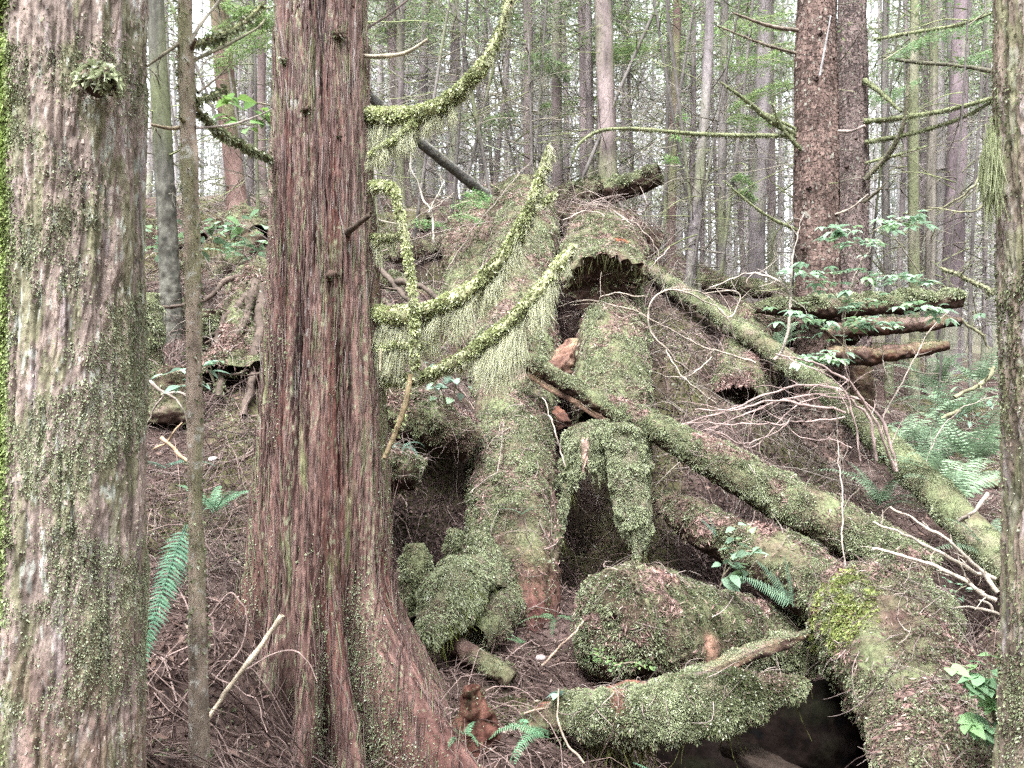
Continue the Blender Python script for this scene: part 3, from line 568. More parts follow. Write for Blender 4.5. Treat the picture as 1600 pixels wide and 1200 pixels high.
# left shoulder mound beside it
log('moss_mound', 'mossy shoulder of litter and rotten wood along the left flank of the huge log', [(735, 560, 7.5), (742, 450, 8.6), (760, 360, 10.0), (778, 318, 11.)], [.25, .38, .42, .3], amp=.2, mossn=26000, size=.03, brown=.35, light=.1, twigs=420, twl=.35, twr=.003, needles=9000, seed=130, cat='mound', cap0=-.4, cap1=.1)
# overhanging end block at the top of the second log
def blockcol(g, c, S, TH, nz):
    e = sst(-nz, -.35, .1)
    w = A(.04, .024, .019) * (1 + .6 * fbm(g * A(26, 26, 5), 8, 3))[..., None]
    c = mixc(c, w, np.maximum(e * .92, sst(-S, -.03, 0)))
    c = c * (1 - .8 * sst(-np.cos(TH) * np.sign(1), .5, .85) * 0)[..., None]
    c = mixc(c, w, sst(.255 - g[..., 0] + .22 + (g[..., 1] - 7) * .10 - .0, 0, .06) * 0)
    return mixc(c, A(.25, .07, .04), sst(.10 - np.linalg.norm((g - P(972, 372, 7.6)) / A(1, 2, 1), axis=-1), 0, .04) * .9)
r_, V_, F_ = log('broken_log', 'blunt overhanging log end with mossy top and dark rotten underside, perched above the gap', [(946, 444, 6.95), (945, 428, 7.3), (940, 395, 8.2), (934, 362, 9.2)], [.37, .40, .41, .37], nu=150, nv=140, amp=.2, mossn=22000, size=.026, brown=.22, light=.22, twigs=260, needles=5000,
    seed=150, upm=.22, colfn=blockcol, cap0=.10, squash=.68, dispx=lambda G_, T_, S_, R_: -.04 * sst(np.cos(T_), .2, 1) * (1 - S_) + R_ * (.26 * vn(np.stack([np.cos(T_) * 2.6, np.sin(T_) * 2.6, 0 * T_], -1), 3) + .14 * vn(np.stack([np.cos(T_) * 8, np.sin(T_) * 8, 0 * T_], -1), 4)) * (1 - S_) ** 14)
strandroot(r_, V_, F_, 420, .16, lambda q, n_: sst(-q[:, 1], -7.15, -6.9) * sst(q[:, 2] - 2.5, -.05, .1) * sst(n_[:, 2] + .3, 0, .4) + 1e-9, A(.10, .10, .05))
# second log below it
log('fallen_log', 'mossy pale topped log below the overhanging block, sloping down towards the split end', [(957, 672, 6.02), (958, 632, 6.25), (956, 560, 6.75), (958, 505, 7.3), (966, 462, 7.9)], [.29, .30, .30, .29, .25], nu=170, nv=220, amp=.13, mossn=42000, size=.024, brown=.12, light=.65, twigs=420, needles=4000, seed=170, cap0=1.6, thr=-.35, upm=-.3, sc=3.5, mosswt=lambda c: 1 - .95 * sst(np.interp(c[:, 1], [5.9, 6.75, 7.9], [.60, .665, .92]) - c[:, 0], 0, .05))
# split hanging shell at its lower end
def shell():
    root = thing('log_shell', 'ragged mossy shell slabs hanging from the split lower end of the second log', 'log', P(950, 700, 5.7))
    def slab(xs, xs2, top, bot, d, bulge, seed, nu=60, nv=110, mossn=9000, tanc=None):
        u = np.linspace(0, 1, nu); v = np.linspace(0, 1, nv); X = np.interp(u, np.linspace(0, 1, len(xs)), xs); T_ = np.interp(u, np.linspace(0, 1, len(top)), top); B_ = np.interp(u, np.linspace(0, 1, len(bot)), bot)
        B_ = B_ + 16 * vn(np.stack([X * .09, X * 0, X * 0], 1), seed) + 16 * vn(np.stack([X * .28, X * 0, X * 0], 1), seed + 1); X2 = np.interp(u, np.linspace(0, 1, len(xs2)), xs2)
        U, V_ = np.meshgrid(u, v); PX = X[None] + (X2 - X)[None] * V_ ** 1.4 + 5 * fbm(np.stack([U * 0 + (U > .5), V_ * 4, U * 0], -1), seed + 2, 3); PY = T_[None] + (B_ - T_)[None] * V_
        Dp = d - bulge * np.sin(U * PI) ** .7 - .12 * np.sin(V_ * PI * .6) + .03 * fbm(np.stack([U * 5, V_ * 8, U * 0], -1), seed, 3)
        G = np.stack([(PX - 800) / F * Dp, Dp, CZ - (PY - 600) / F * Dp], -1)
        Bk = G + np.stack([0 * U, .06 * (1 - .75 * V_) * np.sin(np.clip(U, .02, .98) * PI) ** .3 + .012, 0 * U], -1)
        ring = np.concatenate([G, Bk[:, ::-1]], 1)
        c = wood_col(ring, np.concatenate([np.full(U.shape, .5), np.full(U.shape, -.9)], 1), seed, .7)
        if tanc is not None:
            m = sst(.035 - np.abs(ring[..., 0] - P(*tanc)[0]), 0, .015) * sst(.14 - np.abs(ring[..., 2] - P(*tanc)[2]), 0, .02); c = mixc(c, A(.37, .26, .22) * (1 + .5 * fbm(ring * A(60, 60, 8), 3, 2))[..., None], m)
        b = MB().grid(ring, c, True, flip=True); build('slab', b, 'rotten_wood', root)
        ft = MB().grid(G, c[:, :nu], flip=True); Vv, Ff, _ = ft.arrays(); Vv = Vv.astype(float)
        if facen(Vv, Ff)[:, 1].mean() > 0: Ff = Ff[:, ::-1]
        wf = None
        if tanc is not None:
            wf = lambda q: 1 - .97 * sst(.035 - np.abs(q[:, 0] - P(*tanc)[0]), 0, .015) * sst(.14 - np.abs(q[:, 2] - P(*tanc)[2]), 0, .02)
        build('moss', mossmesh(Vv, Ff, mossn, .022, .06, .7, 5, -.5, -1.5, .5, seed, wfun=wf), 'moss', root, smooth=False)
        strandroot(root, Vv, Ff, 120, .10, lambda q, n_: sst(-q[:, 2], -(q[:, 2].min() + .12), -(q[:, 2].min())) + .001, A(.14, .14, .06))
    slab([880, 892, 910, 935, 965], [884, 895, 912, 936, 958], [690, 668, 660, 655, 652], [772, 765, 735, 752, 722], 5.86, .12, 201, tanc=(912, 708, 5.75))
    slab([876, 880, 886, 890], [866, 869, 874, 878], [745, 738, 735, 735], [836, 842, 836, 815], 5.72, .05, 207, nu=20, mossn=2600)
    slab([942, 955, 975, 998, 1016], [968, 976, 988, 1002, 1014], [668, 660, 660, 668, 690], [800, 842, 868, 884, 850], 5.70, .12, 203, mossn=14000)
shell()
# reddish split block wedged in the gap
def plank(name, label, pts, w, h, seed, mossn=0, tan=.5, red=.3, n=40, cat='wood', upm=.3, group=None, jag=.25, col=None):
    path = [P(*q) for q in pts]; root = thing(name, label, cat, path[0], group)
    pp = spline(path, n); t = nrm(np.gradient(pp, axis=0)); sd = nrm(np.cross(t, A(0, 0, 1))); u2 = np.cross(sd, t)
    q = np.array([(-1, -1), (-.5, -1.05), (.5, -.95), (1, -1), (1.03, 0), (1, 1), (.4, 1.06), (-.5, .97), (-1, 1), (-.97, 0)])
    q = np.repeat(q, 4, 0) * .25 * 0 + np.stack([np.interp(np.arange(40) / 4., np.arange(11), np.append(q[:, k], q[0, k])) for k in (0, 1)], 1)
    s = np.linspace(0, 1, n)[:, None]
    ends = np.minimum(1, (.25 + 9 * s)) * np.minimum(1, .15 + 7 * (1 - s))
    g = pp[:, None] + sd[:, None] * (q[None, :, :1] * w * (1 - jag + jag * ends[..., None])) + u2[:, None] * (q[None, :, 1:] * h * ends[..., None])
    g = g + nrm(g - pp[:, None]) * (min(w, h) * .35 * fbm(g * A(12, 12, 30), seed, 3))[..., None]
    nz = np.broadcast_to(q[None, :, 1] * .9, g.shape[:2])
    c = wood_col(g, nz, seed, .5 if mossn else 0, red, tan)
    if col is not None: c = col * (1 + .5 * fbm(g * A(10, 10, 60), seed + 3, 3))[..., None]
    b = MB().grid(g, np.clip(c, 0, 1), True); V, Fq, _ = b.arrays(); V = V.astype(float)
    if (facen(V, Fq) * (V[Fq].mean(1) - pp.mean(0))).sum(1).mean() < 0: Fq = Fq[:, ::-1]
    b2 = MB(); b2.add(V, Fq, c.reshape(-1, 3)); build('plank', b2, 'rotten_wood', root)
    if mossn: build('moss', mossmesh(V, Fq, mossn, .02, .15, .2, 5, -.4, upm, .35, seed), 'moss', root, smooth=False)
    return root, V, Fq
plank('wood_block', 'split reddish wood block wedged in the dark gap between the two logs', [(862, 585, 6.75), (885, 560, 6.9), (908, 535, 7.0)], .12, .075, 220, tan=.7, red=.5)
plank('wood_splinter', 'dark brown splinter standing in the gap below the split reddish block', [(858, 640, 6.5), (872, 655, 6.4), (886, 668, 6.35)], .07, .05, 222, tan=.2, red=.6)

# leaning log crossing in front
log('leaning_log', 'mossy log leaning across the middle, ragged thin upper end and thick lower end', [(1450, 905, 4.75), (1330, 838, 5.0), (1200, 765, 5.3), (1080, 700, 5.55), (990, 652, 5.8), (935, 622, 5.95)], [.205, .195, .175, .145, .11, .075], nu=150, nv=260, amp=.10, mossn=56000, size=.021, brown=.12, light=.35, squash=.85, twigs=130, twl=.15, seed=240, thr=-.4, upm=-.45, needles=3500, sc=4)
log('split_rail', 'thin broken log tip with mossy top jutting left from the leaning log', [(814, 558, 6.1), (835, 570, 6.06), (880, 598, 5.98), (930, 628, 5.88), (985, 660, 5.75)], [.05, .068, .062, .065, .06], nu=60, nv=110, amp=.35, mossn=8000, size=.019, brown=.1, light=.35, seed=250, moss=.7, upm=-.1, thr=-.6, tan=.1, cap0=.2)
plank('split_rail', 'bare brown lower half of the split rail below the mossy upper half', [(826, 584, 6.1), (860, 606, 6.02), (910, 634, 5.92), (975, 676, 5.78)], .035, .022, 252, tan=.6, red=.2, n=60, upm=2)
log('fallen_log', 'low mossy log lying under the leaning log with dark hollow below it', [(1330, 965, 4.55), (1260, 905, 4.8), (1170, 858, 5.1), (1090, 818, 5.4), (1035, 785, 5.75)], [.22, .21, .18, .14, .09], nu=130, nv=200, amp=.2, mossn=32000, size=.022, brown=.35, twigs=160, twl=.14, seed=260, thr=-.25, upm=-.1, needles=5000)
# long slim fallen tree coming down to the right
log('fallen_tree', 'long slim olive mossy trunk fallen diagonally down to the right edge', [(1590, 905, 4.55), (1480, 790, 5.3), (1390, 700, 5.95), (1290, 610, 6.75), (1180, 530, 7.6), (1085, 468, 8.5), (1005, 415, 9.4)], [.108, .11, .104, .098, .092, .085, .07], nu=60, nv=320, amp=.08, mossn=42000, size=.018, brown=.05, light=.3, twigs=0, seed=280, moss=.8, upm=-.6, thr=-.3, cat='tree')

# mossy log on the forest floor (centre right), blunt mossy left end
log('fallen_log', 'fat low log on the forest floor with blunt mossy left end', [(952, 985, 4.24), (990, 988, 4.36), (1060, 1000, 4.55), (1160, 1014, 4.85), (1320, 1046, 5.2)], [.29, .345, .335, .31, .27], nu=170, nv=200, amp=.15, mossn=52000, size=.021, brown=.25, light=.2, twigs=330, twl=.16, seed=300, needles=10000, thr=-.25, upm=-.45, cap0=-.14, sc=4,
    colfn=lambda g, c, S, TH, nz: mixc(c, A(.30, .17, .125) * (1 + .5 * fbm(g * A(9, 30, 30), 4, 3))[..., None], np.maximum(sst(.11 - np.linalg.norm(g - P(1035, 905, 4.4), axis=-1), 0, .05), sst(.15 - np.linalg.norm(g - P(1085, 1010, 4.3), axis=-1), 0, .05))),
    mosswt=lambda q: 1 - .95 * np.maximum(sst(.12 - np.linalg.norm(q - P(1035, 905, 4.4), axis=-1), 0, .05), sst(.17 - np.linalg.norm(q - P(1085, 1010, 4.3), axis=-1), 0, .05)))
0 and plank('wood_block', 'torn tan and red chunk of wood on the flank of the fat low log', [(1050, 1016, 4.09), (1082, 1006, 4.11), (1115, 990, 4.18)], .045, .035, 320, tan=.3, red=.5, cat='wood')
# rim plank over the hollow
plank('rotten_plank', 'long tan edged plank with moss on top, rising right over the dark hollow', [(1000, 1088, 3.95), (1080, 1060, 3.95), (1160, 1025, 4.0), (1260, 990, 4.05)], .04, .026, 330, mossn=3500, tan=.8, red=.3, n=70)
plank('rotten_plank', 'thin reddish strip of rotten wood on the litter left of the knobbly front log', [(822, 1122, 3.72), (900, 1102, 3.7), (960, 1084, 3.66), (1010, 1070, 3.62)], .04, .03, 336, tan=.25, red=.8, n=60)
# front log with dark hollow under it
r_, V_, F_ = log('fallen_log', 'knobbly mossy log across the bottom, pointed right end over a black hollow', [(800, 1150, 3.55), (860, 1128, 3.5), (950, 1118, 3.4), (1050, 1108, 3.35), (1150, 1092, 3.35), (1215, 1078, 3.4), (1262, 1068, 3.45)], [.03, .07, .12, .125, .11, .05, .012], nu=120, nv=240, amp=.24, mossn=46000, size=.022, brown=.22, light=.12, twigs=90, twl=.15, seed=340, thr=-.3, upm=-.45, sc=6,
    colfn=lambda g, c, S, TH, nz: mixc(c, A(.16, .085, .065) * (1 + .5 * fbm(g * A(9, 30, 30), 5, 3))[..., None], sst(nz, -.1, .4) * np.maximum(sst(-S, -.16, -.02), sst(.06 - np.abs(g[..., 0] - P(965, 1090, 3.4)[0]), 0, .03))),
    mosswt=lambda q: .12 + sst(q[:, 0], .18, .35) * (1 - .8 * sst(.06 - np.abs(q[:, 0] - P(965, 1090, 3.4)[0]), 0, .03)))
strandroot(r_, V_, F_, 130, .16, lambda q, n_: sst(-n_[:, 2], .3, .8) * sst(fbm(q * 6, 4, 2), 0, .4))
# big moss-draped log end at lower right
r_, V_, F_ = log('hollow_log', 'big hollow log at lower right, draped in moss and twigs, open towards the left', [(1330, 965, 4.35), (1375, 990, 4.15), (1440, 1090, 3.6), (1500, 1220, 3.05), (1560, 1420, 2.6)], [.26, .33, .33, .30, .28], nu=190, nv=260, amp=.2, mossn=84000, size=.021, brown=.22, light=.32, twigs=620, twl=.22, seed=360, needles=9000, thr=-.3, upm=-.3, cap0=.9, sc=4)
p, n = sample(V_, F_, 12000, lambda c, m: sst(.28 - np.linalg.norm((c - P(1290, 945, 4.12)) / A(1, 1.6, 1), axis=1), 0, .12) * sst(m[:, 2] - m[:, 1], -.1, .4))
L = .010 + .02 * RS.rand(len(p)); build('moss', blades(p, n, L, L * .28, .8, .8, .5, mosscol(p, 9, .05, .2) * A(1.0, 1.05, .62)), 'moss', r_, smooth=False)
# rotten log remains under the front logs, the hollow's shade painted into their colour
log('rotten_log', 'rotted log remains deep in the bottom right hollow, shade painted into its colour', [(1010, 1265, 4.0), (1150, 1225, 4.1), (1300, 1165, 4.2), (1430, 1160, 4.2)], [.26, .34, .36, .3], amp=.25, mossn=0, seed=380, moss=0, colfn=lambda g, c, S, TH, nz: c * .05)
plank('rotten_plank', 'dim brown plank lying in the bottom of the black hollow', [(1140, 1165, 3.5), (1190, 1190, 3.3), (1260, 1225, 3.1)], .07, .02, 384, tan=.05, red=.05, col=A(.03, .022, .018))

# mossy stub log left of centre
r_, V_, F_ = log('mossy_stub', 'log stub with bright green moss beard on its blunt end, right of the cedar roots', [(688, 962, 4.15), (702, 935, 4.3), (730, 905, 4.6), (765, 880, 5.0)], [.11, .14, .125, .11], nu=110, nv=110, amp=.25, mossn=22000, size=.026, brown=.04, light=.3, seed=400, cap0=-.5, upm=-.5, thr=-.5, sc=7, grav=.7)
strandroot(r_, V_, F_, 240, .13, lambda q, n_: sst(-n_[:, 1], .0, .5) * sst(.25 - np.abs(n_[:, 2]), -.4, .2), A(.17, .19, .06))
log('mossy_stub', 'upright grey green stub leaning behind the moss bearded one', [(655, 960, 4.5), (652, 900, 4.55), (648, 850, 4.6)], [.11, .085, .045], nu=60, nv=60, amp=.2, mossn=6500, size=.022, brown=.15, seed=410, upm=-1.5, thr=-.5)
log('mossy_stub', 'small upright mossy spike beside the foot of the huge log', [(712, 888, 4.7), (709, 855, 4.7), (707, 826, 4.7)], [.045, .042, .025], nu=40, nv=40, amp=.2, mossn=3800, size=.022, brown=.05, light=.2, seed=414, upm=-1.5, thr=-.8, grav=.6)
log('mossy_stub', 'rounded moss lump on the foot of the huge log', [(760, 925, 4.75), (757, 880, 4.85), (748, 838, 5.0)], [.14, .12, .05], nu=60, nv=60, amp=.25, mossn=7000, size=.024, brown=.1, light=.1, seed=418, upm=-1.5, thr=-.5, grav=.6)
log('rotten_log', 'dark brown broken log end sticking out below the moss bearded stub', [(800, 1065, 3.95), (765, 1040, 4.0), (715, 1010, 4.2)], [.045, .055, .06], nu=50, nv=60, amp=.25, mossn=500, size=.018, seed=420, moss=.1)
log('mossy_stub', 'grey green mossy hump on the ground right of the moss bearded stub', [(740, 1000, 4.3), (765, 975, 4.5), (790, 945, 4.8)], [.08, .12, .12], nu=60, nv=60, amp=.25, mossn=7000, size=.02, brown=.25, light=.05, seed=424, upm=-.4, thr=-.4)
# small red stump in front
log('rotten_stump', 'small jagged red brown stump on the ground near the bottom centre', [(745, 1165, 3.3), (743, 1118, 3.3), (736, 1072, 3.3)], [.085, .066, .04], nu=70, nv=80, amp=.9, mossn=250, size=.015, seed=430, moss=.0, red=.7, cat='stump', colfn=lambda g, c, S, TH, nz: mixc(c, A(.085, .038, .03) * (1 + .9 * fbm(g * A(40, 40, 12), 4, 3))[..., None], np.full(S.shape, .9)), upm=.2)
# overhanging mossy bank behind the cedar
log('moss_mound', 'overhanging mossy lip of the bank above a dark cavity right of the cedar', [(600, 640, 5.9), (640, 645, 5.75), (690, 662, 5.65), (738, 690, 5.7)], [.20, .20, .19, .15], nu=110, nv=110, amp=.3, mossn=22000, size=.022, brown=.35, light=-.02, twigs=260, twl=.25, needles=4000, seed=440, cat='mound', upm=-.4)
log('moss_mound', 'mossy hummock below the bank, beside the cedar trunk', [(590, 760, 5.3), (620, 735, 5.2), (655, 745, 5.2)], [.15, .17, .12], nu=90, nv=80, amp=.3, mossn=9000, size=.022, brown=.45, light=-.1, twigs=160, twl=.2, needles=2500, seed=446, cat='mound', upm=-.3)
# old root hummock on the left slope
log('old_stump', 'broad old root stump draped in moss and needles on the left slope', [(405, 640, 6.3), (405, 560, 6.7), (408, 480, 7.1), (412, 430, 7.4)], [.50, .38, .30, .22], nu=130, nv=120, amp=.28, mossn=24000, size=.026, brown=.4, light=.05, twigs=420, twl=.3, twr=.003, needles=8000, seed=450, cat='stump', upm=-.6, cap0=None,
    dispx=lambda G_, T_, S_, R_: R_ * .14 * np.cos(T_ * 6 + G_[..., 2] * 3))
log('old_stump', 'dark hollow topped stump behind the sapling on the left slope', [(272, 660, 5.6), (274, 610, 5.6), (276, 572, 5.6)], [.16, .12, .10], nu=60, nv=60, amp=.4, mossn=2500, size=.024, brown=.3, seed=452, cat='stump', upm=-.2, moss=.2, cap1=.9)
log('mossy_stump', 'short stump with a bright green moss cushion on top, colour darkened below', [(330, 560, 6.4), (329, 520, 6.4), (328, 487, 6.4)], [.085, .09, .10], nu=60, nv=60, amp=.2, mossn=5000, size=.022, brown=.02, light=.35, seed=456, cat='stump', upm=.05, thr=-.8, moss=.0, colfn=lambda g, c, S, TH, nz: mixc(c * .35, c, sst(S, .75, .9)))  # stump colour darkened below its top
log('mossy_stump', 'tall narrow moss wrapped snag beside the left background trunk', [(238, 600, 6.2), (238, 520, 6.2), (236, 458, 6.2)], [.085, .075, .05], nu=50, nv=60, amp=.2, mossn=7000, size=.024, brown=.02, light=.25, seed=459, cat='stump', upm=-1.5, thr=-.8, grav=.6)
# background logs
log('fallen_log', 'mossy log lying along the skyline behind the block, dark beneath', [(850, 330, 11.6), (920, 305, 11.2), (985, 292, 10.9), (1032, 272, 10.7)], [.24, .20, .17, .13], nu=70, nv=110, amp=.3, mossn=14000, size=.04, brown=.25, light=.15, twigs=0, seed=470, upm=.0)
log('fallen_log', 'dark root mass with bleached twigs behind the overhanging block', [(840, 352, 10.8), (900, 348, 10.4), (960, 350, 10.2), (1030, 385, 10.2)], [.26, .25, .22, .2], nu=80, nv=110, amp=.35, mossn=4500, size=.03, brown=.5, seed=474, twigs=320, twl=.5, twr=.0055, moss=.1)
log('fallen_log', 'grey mossy log running right from the top of the slim fallen trunk', [(1070, 440, 9.8), (1130, 447, 9.5), (1200, 455, 9.2), (1290, 475, 8.8)], [.09, .10, .12, .14], nu=60, nv=110, amp=.25, mossn=9000, size=.028, brown=.2, light=.15, seed=478)
log('root_wad', 'brown root clump under the spruce where the grey mossy log ends', [(1185, 545, 8.5), (1220, 505, 8.6), (1290, 500, 8.8), (1340, 520, 8.8)], [.18, .27, .24, .16], nu=90, nv=90, amp=.4, mossn=6000, size=.03, brown=.5, light=-.05, seed=482, cat='roots', moss=.2, twigs=120, twl=.4, twr=.004)
log('fallen_log', 'steep mossy hump of rotten log below the slim fallen trunk', [(1150, 640, 7.3), (1160, 560, 7.9), (1165, 500, 8.5)], [.30, .26, .2], nu=90, nv=90, amp=.25, mossn=9000, size=.028, brown=.5, light=.05, needles=9000, twigs=200, twl=.35, twr=.003, seed=484)
log('nurse_log', 'level broken log behind the leafy shrub, thick bright moss along its top', [(1180, 482, 8.0), (1310, 480, 7.8), (1420, 474, 7.7), (1503, 468, 7.6)], [.06, .10, .10, .075], nu=60, nv=150, amp=.25, mossn=18000, size=.034, brown=.04, light=.42, seed=486, upm=.2, thr=-.6)
log('broken_log', 'bare dark log just under the bright mossed one', [(1290, 520, 7.7), (1380, 510, 7.65), (1500, 503, 7.6)], [.08, .085, .05], nu=50, nv=100, amp=.25, mossn=900, size=.025, seed=488, moss=.1, red=.08, upm=.3)
log('broken_log', 'lowest red brown broken log, tapering to the right', [(1290, 555, 7.7), (1370, 555, 7.6), (1430, 547, 7.55), (1482, 540, 7.5)], [.085, .085, .07, .04], nu=50, nv=100, amp=.25, mossn=700, size=.025, seed=490, moss=.15, red=.18, upm=.3)
log('tree_stump', 'dark stump standing below the broken logs', [(1345, 650, 8.4), (1343, 600, 8.4), (1342, 550, 8.4)], [.14, .12, .11], nu=40, nv=50, amp=.2, mossn=600, size=.025, seed=492, cat='stump', moss=.2, red=.1)
log('leaning_snag', 'bare dark trunk leaning down from behind the cedar to the crest', [(545, 118, 8.6), (620, 190, 8.9), (690, 250, 9.2), (760, 305, 9.6)], [.055, .06, .06, .065], nu=36, nv=120, amp=.1, mossn=1200, size=.02, seed=494, moss=.1, cat='tree', colfn=lambda g, c, S, TH, nz: mixc(A(.085, .08, .075) + 0 * c, A(.25, .24, .21) + 0 * c, sst(nz, .2, .9)))
log('fallen_log', 'pale grey log lying among ferns at the far right', [(1560, 760, 7.4), (1480, 745, 7.6), (1420, 735, 7.8)], [.06, .07, .05], nu=40, nv=60, amp=.2, mossn=1500, size=.02, seed=496)
log('fallen_log', 'mossy brown log at the foot of the right edge trunk', [(1500, 1060, 3.75), (1560, 1110, 3.5), (1640, 1180, 3.3)], [.10, .11, .12], nu=50, nv=60, amp=.25, mossn=5000, size=.02, seed=498, brown=.4, red=.2, upm=.1, thr=.1)

# ================================================================== BACKGROUND TREES
def sprays(PL, n, mb, cols, lf=.055, spread=.28, wd=.11):
    """flat needle sprays along polylines: side twigs set with small leaflets"""
    N_, K, _ = PL.shape; n = int(n * 1.8)
    i = RS.randint(0, N_, n); s = RS.rand(n) * (K - 1.001); k = s.astype(int); f = (s - k)[:, None]
    p = PL[i, k] * (1 - f) + PL[i, k + 1] * f; t = nrm(PL[i, k + 1] - PL[i, k])
    side = nrm(np.cross(t, np.tile(A(0, 0, 1), (n, 1)))) * np.where(RS.rand(n) < .5, -1, 1)[:, None]
    off = RS.rand(n)[:, None] ** .8 * spread * (1.1 - (s / K)[:, None] * .7)
    q = p + (side * .8 + t * .5) * off + A(0, 0, -1) * off * (.15 + .3 * RS.rand(n, 1)) + RS.normal(size=(n, 3)) * .02
    d = nrm(t * .6 + side * (RS.rand(n, 1) * 1.4 - .2) + RS.normal(size=(n, 3)) * .3 + A(0, 0, -.2)); w = nrm(np.cross(d, RS.normal(size=(n, 3)) * .5 + A(0, 0, 1)))
    L = (lf * (.6 + .8 * RS.rand(n)))[:, None]
    V = np.stack([q, q + d * L * .5 + w * L * wd, q + d * L, q + d * L * .5 - w * L * wd], 1)
    c = cols[None] * (.6 + .8 * RS.rand(n, 1)); c = c + A(.05, .04, .0) * (RS.rand(n, 1) < .3)
    return mb.add(V.reshape(-1, 3), np.arange(n * 4).reshape(-1, 4), np.repeat(c, 4, 0))
NAMES = []
def bgtree(label, pxb, d, wpx, pxt=None, col=A(.2, .16, .155), nb=26, green=0, group=None, mossy=.2, hlo=.8, hhi=None, blen=1.0, bow=0., name='conifer_tree', gcol=A(.13, .20, .085), bcol=None, dist=True, twk=7, H=None, flare=1.5, up=.05, scaly=0):
    pxt = pxb if pxt is None else pxt
    B = gpt(pxb, d); B[2] -= .15; ztop_img = CZ + .5 * d; r = wpx / F * d * .5
    H_ = (H or 18 + 8 * RS.rand()); lean = ((pxt - pxb) / F * d) / (ztop_img - B[2])
    zz = np.array([0, .25, .5, .9, 1.6, 3, 5, 8, 12, H_]); zz = zz[zz <= H_ ]
    j = RS.rand() * 6
    path = np.stack([B[0] + lean * zz + bow * np.sin(zz / 5 * PI) + .03 * np.sin(zz * .8 + j), B[1] + .03 * np.sin(zz * .7 + j * 2), B[2] + zz], 1)
    rad = r * np.interp(zz, [0, .3, .8, 2, 6, H_], [flare, 1.2, 1.08, 1.0, .85, .2])
    root = thing(name, label, 'tree', (B[0], B[1], B[2] + .15), group)
    near = d < 11
    nu, nv = ((150 if scaly else 40), 220) if near else (12, 40)
    sd = RS.randint(1000)
    vp = None
    if near or d < 11: vp = np.concatenate([np.linspace(0, .45, 180), np.linspace(.46, 1, 20)])
    g, D, TH, S, cm = tube(path, rad, nu, nv, up=(0, 1, 0), vpos=vp, disp=lambda G_, T_, S_, R_: R_ * (.10 * fbm(G_ * 2.2, sd, 3) + (.10 * fbm(G_ * A(22, 22, 14), sd + 1, 3) if near else .06 * vn(G_ * 7, sd + 1))))
    c = col * (1 + .55 * fbm(g * (A(26, 26, 16) if near else A(9, 9, 5)), sd + 2, 3))[..., None]
    c = mixc(c, col * 1.7 + .02, sst(fbm(g * A(4, 4, 1.5), sd + 3, 3), .1, .6) * .5)
    c = mixc(c, A(.16, .175, .09) if d < 13 else A(.22, .235, .16), sst(fbm(g * A(2.5, 2.5, 1.2), sd + 4, 3) + mossy - .2 - (g[..., 2] - B[2]) * .03, .1, .5) * .65)  # moss on far trees paled, distance haze in its colour
    tb = MB().grid(g, c, True)
    if scaly:
        V, Fq, _ = tb.arrays(); p, n = sample(V.astype(float), Fq, scaly, lambda c_, n_: (n_[:, 1] < .3) * (c_[:, 2] < ztop_img + 1)); m_ = len(p)
        cf = mixc(np.tile(col * .4, (m_, 1)), col * 1.75, np.clip(.5 + .4 * fbm(p * 5, 3, 3) + .4 * RS.normal(size=m_), 0, 1)); cf = mixc(cf, A(.26, .25, .21), (RS.rand(m_) < .05) * .7)
        barkflakes(p, n, .022 + .04 * RS.rand(m_) ** 2, .009 + .013 * RS.rand(m_), cf, tb)
    build('trunk', tb, 'bark', root)
    hh = hhi or (ztop_img - B[2] + 1.5); hs = hlo + (hh - hlo) * RS.rand(nb)
    az = RS.rand(nb) * 2 * PI; st = np.stack([np.interp(hs, zz, path[:, k]) for k in range(3)], 1)
    dr = np.stack([np.cos(az), np.sin(az), up + .28 * RS.normal(size=nb)], 1); ln = blen * (.35 + 1.1 * RS.rand(nb)) * (1.1 - .3 * hs / hh)
    PL = walk(st, dr, ln, 7, .16, .03); bc = A(.17, .15, .12) if bcol is None else bcol
    tk = max(.004, d * .00042)
    mb = MB(); cc = bc * (.5 + .9 * RS.rand(nb, 1)); mc = RS.rand(nb, 1) < .45; cc = cc * (1 - mc) + (A(.185, .20, .10) if d < 14 else A(.24, .26, .18)) * (.6 + .6 * RS.rand(nb, 1)) * mc  # branch moss paled with distance likewise, as haze
    mb.add(*polytubes(PL, (tk * (1.0 + 1.6 * RS.rand(nb)))[:, None] * np.linspace(1, .4, 7)[None], cc))
    m = nb * twk; i = RS.randint(0, nb, m); s = 1 + RS.rand(m) * 4.9; k = s.astype(int); f = (s - k)[:, None]
    p = PL[i, k] * (1 - f) + PL[i, np.minimum(k + 1, 6)] * f; t = nrm(PL[i, np.minimum(k + 1, 6)] - PL[i, k])
    dd = t * .7 + RS.normal(size=(m, 3)) * .6 + A(0, 0, -.12)
    PT = walk(p, dd, ln[i] * (.15 + .4 * RS.rand(m)), 5, .22, .03)
    mb.add(*polytubes(PT, np.full((m, 1), tk * .55) * np.linspace(1, .5, 5)[None] * (.6 + .8 * RS.rand(m, 1)), np.repeat(bc[None], m, 0) * (.6 + .8 * RS.rand(m, 1))))
    build('crown' if d > 9 else 'dead_branches', mb, 'twig', root) if not near else build('crown', mb, 'twig', root)
    if green:
        sel = hs > hh * .6; PG = np.concatenate([PL[sel], PL[sel]]) if sel.sum() > 2 else PL
        build('foliage', sprays(PG, green, MB(), gcol, lf=.05 + .0022 * d, spread=.35), 'needle', root, smooth=False)
    return root, path, zz, r
PUR, GRY, RED, PAL = A(.105, .082, .08), A(.125, .11, .103), A(.14, .088, .077), A(.25, .215, .218)
